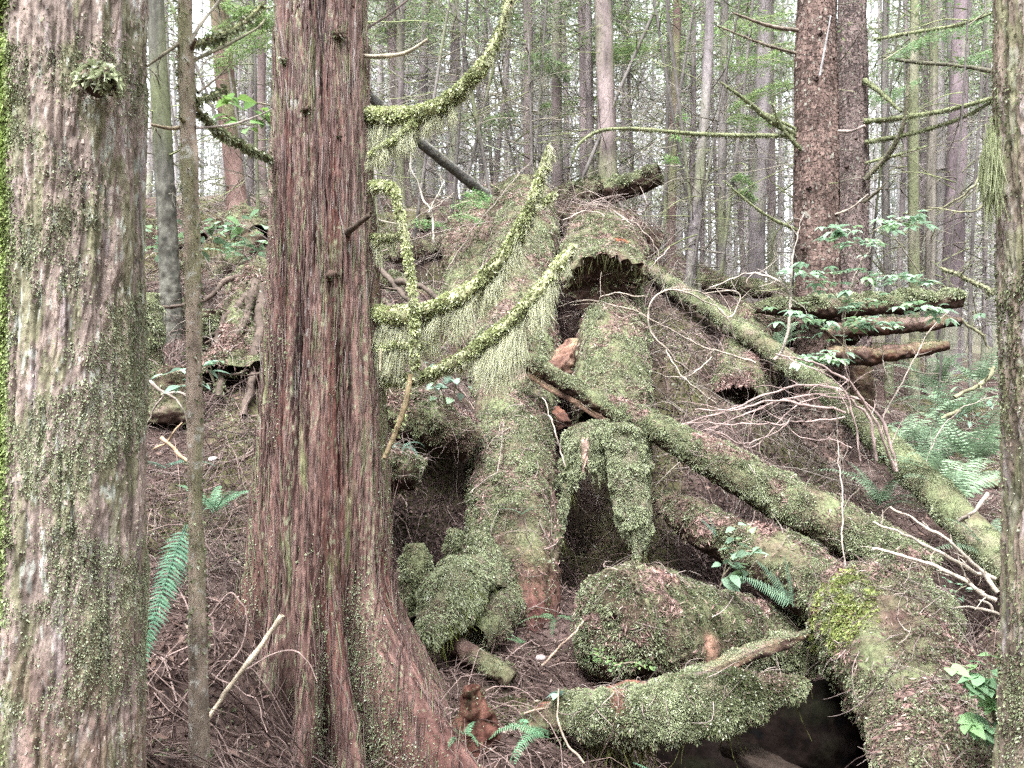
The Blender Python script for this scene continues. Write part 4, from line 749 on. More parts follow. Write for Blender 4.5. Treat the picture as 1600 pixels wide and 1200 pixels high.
bgtree('mossy green trunk left of the slim sapling with dark patches', 262, 7.2, 27, 246, A(.10, .095, .08), 22, 0, mossy=.42, blen=.7)
bgtree('reddish trunk with flared buttress base, between sapling and cedar', 374, 12, 30, 344, RED, 26, 500, mossy=.0, flare=2.2)
bgtree('thin dark trunk close to the left edge of the cedar', 410, 15, 13, 410, A(.12, .09, .085), 24, 500, hlo=3)
bgtree('dark slanting trunk right of the cedar behind the drooping branches', 632, 13, 18, 612, A(.14, .11, .105), 26, 600)
bgtree('slim reddish grey trunk left of the pale forked pair in the middle wood', 831, 14, 15, 822, PUR, 26, 600)
bgtree('mid grey trunk just right of the uphill end of the huge log', 876, 13.5, 16, 868, PUR, 26, 400)
bgtree('spotted dark trunk beside the smooth pale bent one in the middle', 921, 13, 23, 910, A(.17, .135, .135), 26, 500)
bgtree('pale bent trunk with a swollen knuckle near its top, middle of the wood', 958, 12, 29, 938, A(.18, .142, .138), 26, 500, bow=.03)
bgtree('straight narrow dark brown trunk rising right of the overhanging block', 1051, 12, 14, 1055, A(.11, .07, .065), 20, 300)
bgtree('pale crooked slim trunk in front of the dark brown one', 1078, 9, 15, 1100, PAL * .7, 16, 150, bow=.06, twk=4, mossy=.1)
bgtree('slender grey trunk between the crooked pale trunk and the speckled one', 1132, 12, 13, 1128, GRY, 24, 500)
bgtree('thick pale speckled trunk left of the twin spruces', 1183, 12, 25, 1192, PAL * .65, 30, 900, up=.2)
bgtree('thin dark trunk touching the speckled trunk on its right', 1203, 13, 13, 1206, A(.15, .12, .12), 24, 500)
bgtree('thin straight brown trunk right of the twin spruces', 1385, 10.5, 11, 1386, GRY, 26, 300, up=.3, mossy=.4)
bgtree('mossy slender trunk, second right of the twin spruces', 1424, 10.2, 15, 1432, A(.2, .185, .14), 28, 300, up=.3, mossy=.5)
bgtree('mossy slender trunk, third right of the twin spruces', 1460, 10.4, 14, 1453, A(.2, .175, .15), 28, 300, up=.3, mossy=.4)
bgtree('purplish trunk leaning right at its top, near the right edge trunk', 1480, 13, 30, 1505, A(.135, .105, .112), 30, 800, up=.25, mossy=.0)
# the twin spruces with scaly bark and knots
def spruce(label, pxb, d, wpx, pxt, limbs, knots, col):
    root, path, zz, r = bgtree(label, pxb, d, wpx, pxt, col, 0 + 8, 0, mossy=.05, hlo=6, flare=1.35, name='spruce_tree', twk=3, H=22, scaly=26000)
    for (px, py, s) in knots:
        s = s * .5; c = P(px, py, d - r * .92); g, *_ = tube([c + A(0, .05, 0), c, c + A(0, -.015, 0)], [s * 1.5, s * 1.1, s * .6], 14, 8, disp=lambda G_, T_, S_, R_: R_ * .4 * fbm(G_ * 30, 3, 2), cap1=.5)
        build('knot', MB().grid(g, A(.075, .052, .048) * (1 + .5 * fbm(g * 40, 3, 2))[..., None], True), 'rotten_wood', root)
    for pts, rad, cl, ms in limbs: sub(root, pts, rad, cl, ms, light=.15, seed=int(pts[0][0]) % 50)
    return root
OL, BR = A(.19, .20, .11), A(.2, .16, .13)
spruce('front spruce of the close pair, scaly purplish brown bark dotted with dark knots', 1272, 8.2, 66, 1279,
       [([(1250, 212, 8.2), (1200, 212, 8.0), (1100, 210, 7.8), (1000, 202, 7.6), (940, 204, 7.5), (905, 225, 7.4), (893, 255, 7.4)], [.024, .022, .02, .018, .015, .011, .007], OL, 1500),
        ([(1250, 215, 8.2), (1205, 190, 8.0), (1170, 160, 7.9), (1125, 128, 7.8)], [.03, .028, .02, .01], OL * .8, 500),
        ([(1252, 235, 8.1), (1222, 200, 8.0), (1206, 162, 7.9)], [.022, .018, .008], OL * .8, 200),
        ([(1250, 205, 8.2), (1200, 180, 8.1), (1165, 165, 8.0)], [.016, .014, .008], OL, 200),
        ([(1250, 48, 8.2), (1200, 40, 8.0), (1145, 20, 7.8)], [.022, .018, .01], BR, 0),
        ([(1250, 85, 8.2), (1190, 68, 8.0), (1120, 40, 7.8)], [.018, .014, .008], BR, 200),
        ([(1245, 360, 8.1), (1200, 338, 7.9), (1160, 308, 7.8), (1130, 282, 7.7)], [.018, .015, .012, .006], OL, 300),
        ([(1310, 205, 8.0), (1330, 205, 7.9), (1352, 196, 7.8)], [.018, .015, .012], A(.3, .24, .22), 0),
        ([(1305, 335, 8.0), (1330, 325, 7.9), (1357, 303, 7.8)], [.012, .010, .008], A(.36, .3, .25), 0),
        ([(1281, 118, 7.75), (1290, 70, 7.7), (1298, 25, 7.7)], [.012, .009, .006], A(.34, .31, .31), 0)],
       [(1283, 52, .045), (1276, 122, .045), (1276, 220, .045), (1265, 293, .04), (1288, 318, .04), (1284, 350, .05), (1256, 388, .035), (1290, 244, .025), (1304, 90, .02)], A(.105, .072, .062))
spruce('rear spruce half hidden behind the front one of the close pair', 1330, 9.6, 46, 1333,
       [([(1350, 190, 9.4), (1400, 185, 9.2), (1480, 172, 8.9), (1555, 152, 8.6)], [.032, .03, .026, .02], OL, 1500),
        ([(1352, 222, 9.4), (1420, 210, 9.2), (1500, 185, 8.9), (1556, 156, 8.6)], [.028, .026, .022, .015], OL * .85, 1200),
        ([(1352, 280, 9.4), (1385, 245, 9.2), (1408, 205, 9.0), (1417, 160, 8.9), (1420, 105, 8.9)], [.036, .032, .026, .02, .012], A(.14, .125, .09), 700),
        ([(1350, 125, 9.4), (1380, 148, 9.2), (1408, 175, 9.0)], [.03, .026, .012], OL * .8, 400),
        ([(1365, 62, 9.2), (1420, 52, 9.0), (1500, 38, 8.8), (1556, 18, 8.6)], [.02, .02, .018, .014], OL, 700),
        ([(1380, 88, 9.2), (1420, 96, 9.0), (1490, 102, 8.8), (1556, 112, 8.6)], [.016, .02, .022, .024], A(.13, .12, .09), 300),
        ([(1350, 316, 9.4), (1370, 300, 9.2), (1385, 285, 9.1)], [.022, .016, .008], A(.16, .14, .1), 0),
        ([(1352, 255, 9.4), (1410, 240, 9.2), (1450, 228, 9.0)], [.02, .016, .006], OL, 300)],
       [(1338, 217, .035), (1342, 310, .035), (1325, 260, .03), (1335, 125, .03)], A(.118, .088, .082))
# right side cross branches from the right edge trunk, and snag of pale moss
def deadbranch(label, lines, col, mossn=0, cat='branch', name='dead_branch', sides=7, light=.1, group=None, jit=.35):
    root = thing(name, label, cat, P(*lines[0][0][0]), group)
    for n_, (pts, r0, r1) in enumerate(lines):
        path = spline([P(*q) for q in pts], 48); path = path + (fbm(path * 6, 3 + n_, 2)[:, None] * A(1, 1, 1) * .012 + np.stack([vn(path * 13, k + n_) for k in range(3)], 1) * .012 + np.stack([vn(path * 31, k + n_ + 5) for k in range(3)], 1) * .005) * jit / .35
        rr = np.linspace(r0, r1, 48)[None] * (1 + .25 * vn(path * 25, 8))[None]
        c = np.broadcast_to(col * (1 + .35 * fbm(path * 12, 5, 2))[:, None], (48, 3))[None]
        mb = MB().add(*polytubes(path[None], rr, c, sides)); ln_ = np.linalg.norm(np.diff(path, axis=0), axis=1).sum()
        if ln_ > .25 and name != 'stick':
            q_ = int(3 + ln_ * 5); ki = RS.randint(6, 46, q_); tt = nrm(np.gradient(path, axis=0))[ki]
            pw = walk(path[ki], tt * .8 + RS.normal(size=(q_, 3)) * .55, ln_ * (.06 + .16 * RS.rand(q_)), 6, .2, .02)
            mb.add(*polytubes(pw, np.full((q_, 1), r1 * .6) * np.linspace(1, .5, 6)[None], np.tile(col, (q_, 1)), 4))
        o = build('branch' if n_ == 0 else 'twig', mb, 'twig', root)
        if mossn and n_ == 0:
            V, Fq, _ = mb.arrays(); pm, nm = sample(V.astype(float), Fq, mossn); L = .01 + .016 * RS.rand(mossn)
            build('moss', blades(pm, nm, L, L * .3, .7, .9, .4, mosscol(pm, 9, .05, light)), 'moss', o, smooth=False)
    return root
PALE, PINK = A(.42, .36, .30), A(.33, .245, .225)
deadbranch('pale straight bare stick propped upright against the slim sapling foot', [([(327, 1118, 2.75), (352, 1083, 2.78), (385, 1040, 2.8), (425, 985, 2.85), (440, 962, 2.85)], .0085, .011)], A(.46, .38, .29), name='stick', cat='stick', jit=.15)
deadbranch('fan of pale dead twigs reaching left from the right edge trunk', [([(1556, 940, 3.6), (1520, 915, 3.65), (1440, 875, 3.75), (1366, 856, 3.85)], .012, .006), ([(1556, 905, 3.7), (1500, 878, 3.75), (1420, 840, 3.85), (1362, 820, 3.9)], .011, .005), ([(1556, 925, 3.62), (1520, 880, 3.7), (1480, 838, 3.75), (1430, 815, 3.85), (1390, 790, 3.9)], .011, .005), ([(1540, 930, 3.62), (1500, 905, 3.7), (1460, 890, 3.75)], .006, .003), ([(1556, 965, 3.6), (1548, 940, 3.6), (1530, 935, 3.6)], .007, .005), ([(1556, 965, 3.58), (1520, 952, 3.6), (1490, 948, 3.65)], .008, .004), ([(1520, 915, 3.65), (1500, 890, 3.6), (1492, 860, 3.6)], .004, .002)], PALE)
deadbranch('arched fan of bare brown twigs over the slim fallen trunk', [([(1402, 735, 5.6), (1392, 690, 5.6), (1372, 650, 5.6), (1330, 615, 5.6), (1270, 602, 5.6), (1200, 615, 5.65), (1140, 640, 5.7), (1070, 660, 5.8)], .013, .006), ([(1368, 720, 5.6), (1362, 670, 5.6), (1340, 630, 5.6), (1290, 618, 5.6), (1230, 622, 5.65), (1160, 650, 5.7), (1085, 678, 5.8)], .012, .005), ([(1320, 645, 5.5), (1270, 632, 5.5), (1210, 625, 5.55), (1150, 640, 5.6), (1085, 642, 5.7)], .011, .005), ([(1320, 650, 5.5), (1260, 660, 5.5), (1190, 662, 5.55), (1100, 660, 5.7), (1050, 665, 5.75)], .008, .004), ([(1345, 720, 5.5), (1336, 660, 5.5), (1318, 610, 5.5), (1280, 580, 5.5), (1220, 560, 5.6)], .007, .004), ([(1290, 618, 5.6), (1240, 640, 5.55), (1170, 700, 5.5), (1130, 640, 5.5)], .005, .003), ([(1240, 650, 5.5), (1210, 675, 5.5), (1160, 690, 5.5), (1100, 670, 5.6)], .005, .003), ([(1398, 735, 5.6), (1375, 670, 5.5), (1330, 600, 5.4), (1290, 575, 5.4), (1210, 553, 5.4)], .012, .006), ([(1330, 700, 5.5), (1300, 690, 5.5), (1250, 680, 5.5), (1190, 640, 5.6)], .005, .003)], PINK)
deadbranch('looping bleached bare branch beside the overhanging block', [([(1078, 582, 7.0), (1040, 545, 6.8), (1013, 510, 6.8), (1016, 475, 6.8), (1045, 452, 6.8), (1100, 470, 6.9), (1140, 495, 7.0), (1155, 470, 7.1), (1150, 455, 7.1), (1100, 458, 7.1)], .010, .005), ([(1180, 565, 7.3), (1110, 545, 7.2), (1060, 520, 7.1), (1000, 490, 6.9), (940, 470, 6.7), (957, 458, 6.7), (1010, 465, 6.8)], .009, .004), ([(1150, 530, 7.2), (1130, 490, 7.1), (1100, 460, 7.1), (1050, 450, 7.0)], .008, .004), ([(1110, 560, 7.0), (1070, 590, 6.9), (1020, 580, 6.8), (980, 560, 6.7)], .006, .003), ([(1040, 545, 6.8), (1055, 570, 6.7), (1090, 610, 6.6), (1120, 630, 6.6)], .006, .003)], A(.37, .31, .26))
deadbranch('pale leaning stem arching over the leafy shrub', [([(1210, 560, 6.2), (1225, 540, 6.2), (1236, 480, 6.2), (1225, 445, 6.2), (1190, 428, 6.3), (1160, 430, 6.4), (1110, 450, 6.6)], .013, .006), ([(1236, 480, 6.2), (1236, 440, 6.2), (1243, 380, 6.2), (1258, 330, 6.2)], .007, .004)], A(.40, .34, .30))
deadbranch('thin bent dead twigs over the uphill end of the huge log', [([(960, 330, 8.8), (985, 350, 8.6), (1000, 385, 8.4), (1008, 415, 8.4), (980, 420, 8.4)], .009, .005), ([(880, 345, 8.8), (910, 330, 8.8), (940, 335, 8.8), (960, 365, 8.6), (955, 385, 8.5)], .008, .004), ([(930, 385, 8.4), (960, 350, 8.5), (985, 345, 8.6), (1015, 370, 8.6), (1030, 400, 8.6)], .008, .004), ([(1005, 430, 8.2), (1030, 405, 8.2), (1045, 385, 8.4)], .008, .004)], A(.38, .31, .27))
deadbranch('long thin bare twig slanting across in front of the crest, left of the huge log', [([(700, 420, 7.6), (745, 350, 7.6), (780, 310, 7.7), (830, 250, 7.9)], .006, .003), ([(590, 395, 6.6), (650, 372, 6.6), (720, 355, 6.8), (780, 345, 7.0)], .006, .003), ([(650, 340, 6.6), (680, 322, 6.6), (712, 300, 6.8)], .005, .003)], A(.25, .21, .18))
deadbranch('thin upright white twig beside the pale upcurved twig behind the cedar', [([(680, 380, 8.0), (672, 330, 8.0), (645, 270, 8.0), (640, 220, 8.0), (648, 190, 8.0)], .012, .006), ([(672, 330, 8.0), (690, 290, 8.0), (688, 270, 8.0)], .008, .005)], A(.4, .36, .31))
deadbranch('long pale stick hanging down the face of the huge log', [([(884, 730, 5.4), (872, 690, 5.4), (858, 650, 5.45), (845, 620, 5.5)], .006, .004), ([(775, 755, 5.5), (784, 700, 5.5), (786, 660, 5.5)], .005, .003), ([(735, 770, 5.4), (755, 752, 5.4), (775, 740, 5.4)], .004, .003)], A(.42, .35, .30))
deadbranch('broken tan stick on the litter between the mossy trunk and the sapling', [([(250, 685, 4.0), (275, 705, 4.0), (297, 722, 4.0)], .011, .009), ([(240, 705, 4.0), (270, 680, 4.0), (287, 662, 4.0)], .006, .004)], A(.42, .30, .20), name='stick', cat='stick')
deadbranch('crooked grey twigs forked over the litter behind the mossy trunk', [([(225, 595, 4.6), (255, 612, 4.6), (295, 622, 4.6)], .012, .007), ([(255, 612, 4.6), (240, 640, 4.6), (226, 670, 4.6)], .006, .004), ([(255, 612, 4.6), (280, 640, 4.5), (300, 680, 4.5)], .005, .003)], A(.28, .23, .2))
deadbranch('dead stick lying on the litter right of the jagged red stump', [([(845, 1040, 3.9), (880, 1005, 4.0), (912, 970, 4.1)], .006, .005), ([(820, 1115, 3.5), (870, 1098, 3.5), (930, 1092, 3.5)], .004, .003)], A(.36, .26, .2), name='stick', cat='stick')
deadbranch('curved bare stick lying before the split log at the bottom edge', [([(910, 1198, 3.0), (885, 1160, 3.05), (870, 1120, 3.1), (866, 1080, 3.15)], .005, .003)], A(.30, .24, .19), name='stick', cat='stick')
deadbranch('curved pinkish stem looping up from the litter beside the cedar base', [([(325, 960, 2.95), (360, 930, 2.95), (385, 950, 2.95), (380, 1005, 2.95), (340, 1060, 2.9)], .004, .0025), ([(325, 1055, 2.8), (360, 1082, 2.8), (400, 1100, 2.8), (420, 1140, 2.8)], .0035, .002), ([(390, 1040, 2.9), (430, 1018, 2.95), (470, 1030, 2.95), (490, 1060, 2.95)], .0035, .002)], A(.34, .245, .22))
deadbranch('straight bare brown stems leaning through the ferns at the right', [([(1380, 650, 6.6), (1430, 560, 6.6), (1450, 520, 6.6), (1480, 490, 6.6)], .007, .004), ([(1325, 560, 6.2), (1318, 500, 6.2), (1340, 420, 6.2), (1362, 390, 6.2)], .008, .004), ([(1390, 600, 6.4), (1380, 560, 6.4), (1378, 545, 6.4)], .006, .004), ([(1440, 750, 5.6), (1460, 690, 5.6), (1500, 640, 5.6), (1550, 620, 5.6)], .005, .003), ([(1320, 900, 4.6), (1312, 720, 5.0), (1310, 640, 5.0)], .005, .003), ([(1545, 770, 4.6), (1525, 800, 4.6), (1500, 815, 4.7)], .012, .012)], A(.36, .30, .26))
deadbranch('bare mossy branches crossing low between spruces and the right edge trunk', [([(1470, 420, 8.0), (1500, 430, 7.9), (1555, 458, 7.7)], .018, .022), ([(1500, 500, 7.8), (1530, 520, 7.8), (1545, 545, 7.8)], .016, .010), ([(1490, 620, 7.6), (1530, 600, 7.6), (1556, 575, 7.6)], .02, .024), ([(1500, 640, 7.6), (1470, 655, 7.6)], .02, .02), ([(1556, 300, 7.8), (1520, 330, 7.9), (1450, 325, 8.2)], .014, .006), ([(1540, 240, 8), (1520, 290, 8), (1480, 320, 8.2), (1440, 330, 8.3)], .014, .006)], A(.2, .19, .12), 500)

deadbranch('thick dark roots sprawling down from the broad old stump left of the cedar', [([(400, 440, 6.7), (380, 500, 6.4), (352, 560, 6.1), (340, 620, 5.8)], .05, .03), ([(395, 450, 6.7), (372, 480, 6.5), (350, 500, 6.4), (335, 545, 6.2)], .04, .02), ([(410, 470, 6.5), (402, 540, 6.2), (392, 600, 5.9), (380, 650, 5.6)], .045, .025), ([(405, 450, 6.7), (420, 500, 6.4), (424, 560, 6.1), (418, 620, 5.8)], .045, .025), ([(390, 430, 6.9), (350, 440, 6.9), (320, 470, 6.8), (250, 480, 6.8)], .03, .015)], A(.10, .075, .062), 1500, cat='roots', name='tree_root', light=0.)
deadbranch('dark roots and broken limbs poking from the bank right of the cedar', [([(600, 470, 7.2), (640, 500, 6.9), (690, 510, 6.8), (720, 540, 6.7)], .03, .015), ([(620, 440, 7.6), (660, 450, 7.4), (710, 490, 7.2)], .035, .02), ([(640, 560, 6.4), (680, 590, 6.1), (700, 640, 5.8)], .025, .012), ([(590, 420, 7.8), (640, 470, 7.4), (655, 500, 7.2)], .03, .02)], A(.10, .078, .064), 900, cat='roots', name='tree_root', light=0.)
# random trunks of the wood behind
zones = [(-350, 425, 'left of the cedar'), (560, 860, 'between the cedar and the huge log top'), (860, 1245, 'behind the overhanging block and crest'), (1345, 1560, 'right of the twin spruces'), (1560, 2100, 'beyond the right edge trunk')]
def fillwood(n, d0, d1, haze, word, green, nb):
    for k in range(n):
        z = zones[[0, 1, 2, 2, 3, 1, 0, 3, 2, 4][k % 10]]
        px = z[0] + (z[1] - z[0]) * RS.rand(); d = d0 + (d1 - d0) * RS.rand(); f = (d - 12) / 30.
        w = (6 + 13 * RS.rand() ** 2) * 14 / d if d < 24 else (4 + 6 * RS.rand() ** 1.5) * 26 / d
        col = (PUR if RS.rand() < .6 else GRY) * (.75 + .5 * RS.rand()); col = col * (1 - haze) + A(.25, .232, .235) * haze  # distance haze painted in by paling trunk, twig and needle colours
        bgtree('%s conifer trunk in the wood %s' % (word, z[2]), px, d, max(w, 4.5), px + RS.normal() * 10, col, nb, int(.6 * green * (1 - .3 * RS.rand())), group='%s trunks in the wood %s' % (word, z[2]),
               gcol=A(.15, .215, .10) * (1 - haze) + A(.25, .295, .22) * haze, bcol=A(.2, .175, .155) * (1 - haze) + A(.25, .238, .232) * haze, blen=1.3, twk=6, mossy=.1)
fillwood(46, 12.5, 19, .2, 'slender', 800, 60)
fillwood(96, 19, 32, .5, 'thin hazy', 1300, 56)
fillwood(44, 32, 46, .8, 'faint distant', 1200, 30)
for k in range(34):
    z = zones[[0, 1, 2, 3, 0, 1, 2, 1][k % 8]]; px = z[0] + (z[1] - z[0]) * RS.rand(); d = 7.5 + 5 * RS.rand()
    if d < 9.5 and 690 < px < 1010: d += 3
    bgtree('thin bare twiggy sapling on the slope %s' % z[2], px, max(d, 8.5), 3 + 3 * RS.rand(), px + RS.normal() * 60, GRY * (.6 + .5 * RS.rand()), 34, 60, group='bare saplings %s' % z[2], blen=.8, twk=7, H=5 + 4 * RS.rand(), hlo=.4, name='bare_sapling', gcol=A(.18, .27, .11), flare=1.)
bm = MB(); p, nn = gscatter(2600, 6.5, 15, 200, 1600)
PLb = walk(p, RS.normal(size=p.shape) * A(1, 1, .35) + A(0, 0, .25), (.4 + 1.4 * RS.rand(len(p)) ** 2), 8, .28, .10)
PLb[..., 2] = np.maximum(PLb[..., 2], gz(PLb[..., 0], PLb[..., 1]) + .01)
bm.add(*polytubes(PLb, ((.0025 + .004 * RS.rand(len(p)) ** 2) * p[:, 1] * .12)[:, None] * np.linspace(1, .4, 8)[None], mixc(np.tile(A(.12, .10, .09), (len(p), 1)), A(.34, .295, .255), RS.rand(len(p)) ** 1.3)))
p = np.concatenate([gscatter(*q)[0] for q in ((1500, 3.6, 9, 215, 440), (600, 6, 11, 580, 730), (1500, 5.6, 9.5, 985, 1340))])
PLb = walk(p, RS.normal(size=p.shape) * A(1, 1, .35) + A(0, 0, .2), .2 + .7 * RS.rand(len(p)) ** 2, 8, .3, .10); PLb[..., 2] = np.maximum(PLb[..., 2], gz(PLb[..., 0], PLb[..., 1]) + .01)
bm.add(*polytubes(PLb, ((.0016 + .0035 * RS.rand(len(p)) ** 2) * p[:, 1] * .16)[:, None] * np.linspace(1, .4, 8)[None], mixc(np.tile(A(.06, .042, .038), (len(p), 1)), A(.28, .22, .20), RS.rand(len(p)) ** 1.5)))
tag(build('brushwood', bm, 'twig'), 'loose dead brushwood strewn over the slope and crest behind the logs', 'brushwood', kind='stuff')
for k, (px, py, d, az, L_, rr) in enumerate([(640, 400, 9.4, .3, 1.1, .12), (600, 350, 10.6, 2.8, 1.4, .14), (690, 330, 11., .2, 1.3, .12), (330, 380, 9.8, .5, 1.2, .16), (270, 350, 11., 2.6, 1.3, .15), (420, 350, 11, .1, 1.4, .17), (640, 455, 8.2, 2.7, .8, .09), (620, 520, 7.2, .4, .7, .10), (250, 470, 7.6, .2, .7, .13), (380, 345, 10.5, 2.2, 1.2, .2)]):
    c = gpt(px, d); v = A(math.cos(az), math.sin(az), 0) * L_ * .5; q = [c - v, c, c + v]
    for w_ in q: w_[2] = float(gz(A(w_[0]), A(w_[1]))[0]) + rr * .55 + .05 * RS.normal()
    log('fallen_log', 'short mossy broken log half sunk in the slope %s' % ('left of the cedar' if px < 430 else 'between the cedar and the huge log'), q, [rr * .8, rr, rr * .85], nu=50, nv=60, amp=.35, mossn=3600, size=.034, brown=.25, light=.15, seed=600 + k * 7, group='short broken logs on the slope %s' % ('left of the cedar' if px < 430 else 'between the cedar and the huge log'), rawpts=True, moss=.3, cap0=.8, cap1=.8)
# the far wood as one mass, haze painted in as paler colours
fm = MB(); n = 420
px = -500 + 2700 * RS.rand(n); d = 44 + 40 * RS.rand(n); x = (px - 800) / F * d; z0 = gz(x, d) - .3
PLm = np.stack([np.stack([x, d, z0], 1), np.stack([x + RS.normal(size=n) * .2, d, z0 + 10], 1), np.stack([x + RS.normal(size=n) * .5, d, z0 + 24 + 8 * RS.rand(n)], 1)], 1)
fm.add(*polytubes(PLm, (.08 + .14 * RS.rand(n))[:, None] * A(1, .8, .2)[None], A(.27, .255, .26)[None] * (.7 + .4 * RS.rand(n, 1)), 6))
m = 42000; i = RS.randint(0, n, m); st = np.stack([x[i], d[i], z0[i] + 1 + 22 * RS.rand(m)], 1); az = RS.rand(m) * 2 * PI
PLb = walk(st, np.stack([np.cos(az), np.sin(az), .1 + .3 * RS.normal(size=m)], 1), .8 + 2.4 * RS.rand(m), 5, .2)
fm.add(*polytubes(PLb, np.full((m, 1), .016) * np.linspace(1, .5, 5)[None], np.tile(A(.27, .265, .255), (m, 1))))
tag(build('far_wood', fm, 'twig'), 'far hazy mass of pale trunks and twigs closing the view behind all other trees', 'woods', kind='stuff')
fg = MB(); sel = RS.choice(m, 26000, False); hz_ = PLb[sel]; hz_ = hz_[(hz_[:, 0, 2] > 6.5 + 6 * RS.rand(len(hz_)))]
sprays(hz_, 95000, fg, A(.225, .245, .215), lf=.42, spread=1.0, wd=.2)  # pale needles carry the painted distance haze too
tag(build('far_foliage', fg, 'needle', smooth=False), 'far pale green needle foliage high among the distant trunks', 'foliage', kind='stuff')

# unseen wood behind and beside the viewpoint, added to cut low sky light
sm = MB(); n = 11000; az = PI * .28 + RS.rand(n) * PI * 1.44; d = 9 + 12 * RS.rand(n); p = np.stack([np.sin(az) * d, np.cos(az) * d, -1 + 17 * RS.rand(n)], 1)
dd = nrm(RS.normal(size=(n, 3))); ww = nrm(np.cross(dd, RS.normal(size=(n, 3)))); L = (.5 + .7 * RS.rand(n))[:, None]
sm.add(np.stack([p, p + dd * L * .5 + ww * L * .4, p + dd * L, p + dd * L * .5 - ww * L * .4], 1).reshape(-1, 3), np.arange(n * 4).reshape(-1, 4), np.tile(A(.07, .085, .05), (n * 4, 1)))
tag(build('unseen_shade_wood', sm, 'needle', smooth=False), 'unseen dark conifer foliage around the viewpoint, added to block low sky light', 'woods', kind='stuff')
# live hemlock sprays in the upper wood
def spraytree(label, lines, n, col, name='conifer_bough', lf=.05, spread=.3):
    PL = np.stack([spline([P(*q) for q in L_], 12) for L_ in lines]); root = thing(name, label, 'bough', PL[0, 0])
    mb = MB(); c = np.tile(A(.2, .19, .13), (len(PL), 1)); mb.add(*polytubes(PL, np.tile(np.linspace(.012, .004, 12), (len(PL), 1)), c)); build('branch', mb, 'twig', root)
    build('foliage', sprays(PL, n, MB(), col, lf, spread), 'needle', root, smooth=False); return root
GL = A(.20, .29, .12)
spraytree('light green needle boughs hanging left of the front spruce', [[(1240, 70, 10), (1190, 90, 10), (1130, 95, 10)], [(1240, 20, 10), (1180, 30, 10), (1100, 50, 10)], [(1245, 130, 10), (1200, 135, 10), (1150, 160, 10)], [(1240, 165, 10.5), (1190, 185, 10.5), (1150, 180, 10.5)]], 2400, GL)
spraytree('soft green needle boughs across the middle of the upper wood', [[(1080, 60, 14), (1030, 75, 14), (960, 80, 14)], [(1090, 20, 14), (1020, 30, 14), (950, 25, 14)], [(1020, 75, 13), (980, 72, 13), (930, 85, 13)], [(960, 150, 15), (900, 158, 15), (850, 165, 15)]], 3000, GL * .9, lf=.07, spread=.5)
spraytree('dim green needle boughs above the bare pale twig right of the cedar', [[(700, 30, 13), (640, 35, 13), (590, 50, 13)], [(780, 20, 14), (730, 30, 14), (680, 20, 14)], [(800, 95, 12), (840, 90, 12), (880, 105, 12)], [(700, 175, 12), (750, 185, 12), (800, 178, 12)]], 2400, A(.14, .19, .10), lf=.07, spread=.5)
spraytree('green needle boughs high between the sapling and the cedar', [[(430, 10, 9), (380, 25, 9), (330, 60, 9)], [(430, 45, 10), (390, 60, 10), (340, 100, 10)], [(340, 5, 9), (380, 15, 9), (420, 30, 9)]], 2200, GL * .85)
spraytree('bright yellow green bough at the top beside the right edge trunk', [[(1556, 20, 9), (1520, 30, 9), (1470, 50, 9)], [(1556, 75, 9), (1530, 85, 9), (1500, 95, 9)], [(1380, 95, 9), (1420, 70, 9), (1440, 60, 9)], [(1440, 120, 10), (1400, 140, 10), (1360, 150, 10)]], 1500, A(.2, .3, .16))
spraytree('small bright green hemlock sprig on the crest left of the huge log', [[(705, 325, 8.5), (730, 315, 8.4), (760, 318, 8.3)], [(700, 340, 8.4), (725, 335, 8.3), (750, 345, 8.2)], [(640, 352, 8.4), (660, 345, 8.3), (690, 350, 8.2)], [(720, 305, 8.5), (740, 300, 8.5), (765, 308, 8.5)]], 900, A(.17, .30, .13), lf=.035, spread=.14)
spraytree('small green twiggy bush behind the speckled trunk', [[(1140, 280, 11.5), (1155, 275, 11.5), (1178, 290, 11.5)], [(1140, 300, 11.5), (1160, 298, 11.5), (1178, 310, 11.5)]], 700, A(.17, .26, .11), spread=.2)
spraytree('fresh green leafy sprig before the narrow dark brown trunk', [[(1030, 250, 9.5), (1045, 246, 9.4), (1058, 250, 9.4)], [(1050, 215, 9.5), (1062, 212, 9.4), (1072, 220, 9.4)], [(1055, 185, 9.5), (1062, 180, 9.5), (1070, 182, 9.5)]], 260, A(.22, .38, .14), lf=.045, spread=.1)

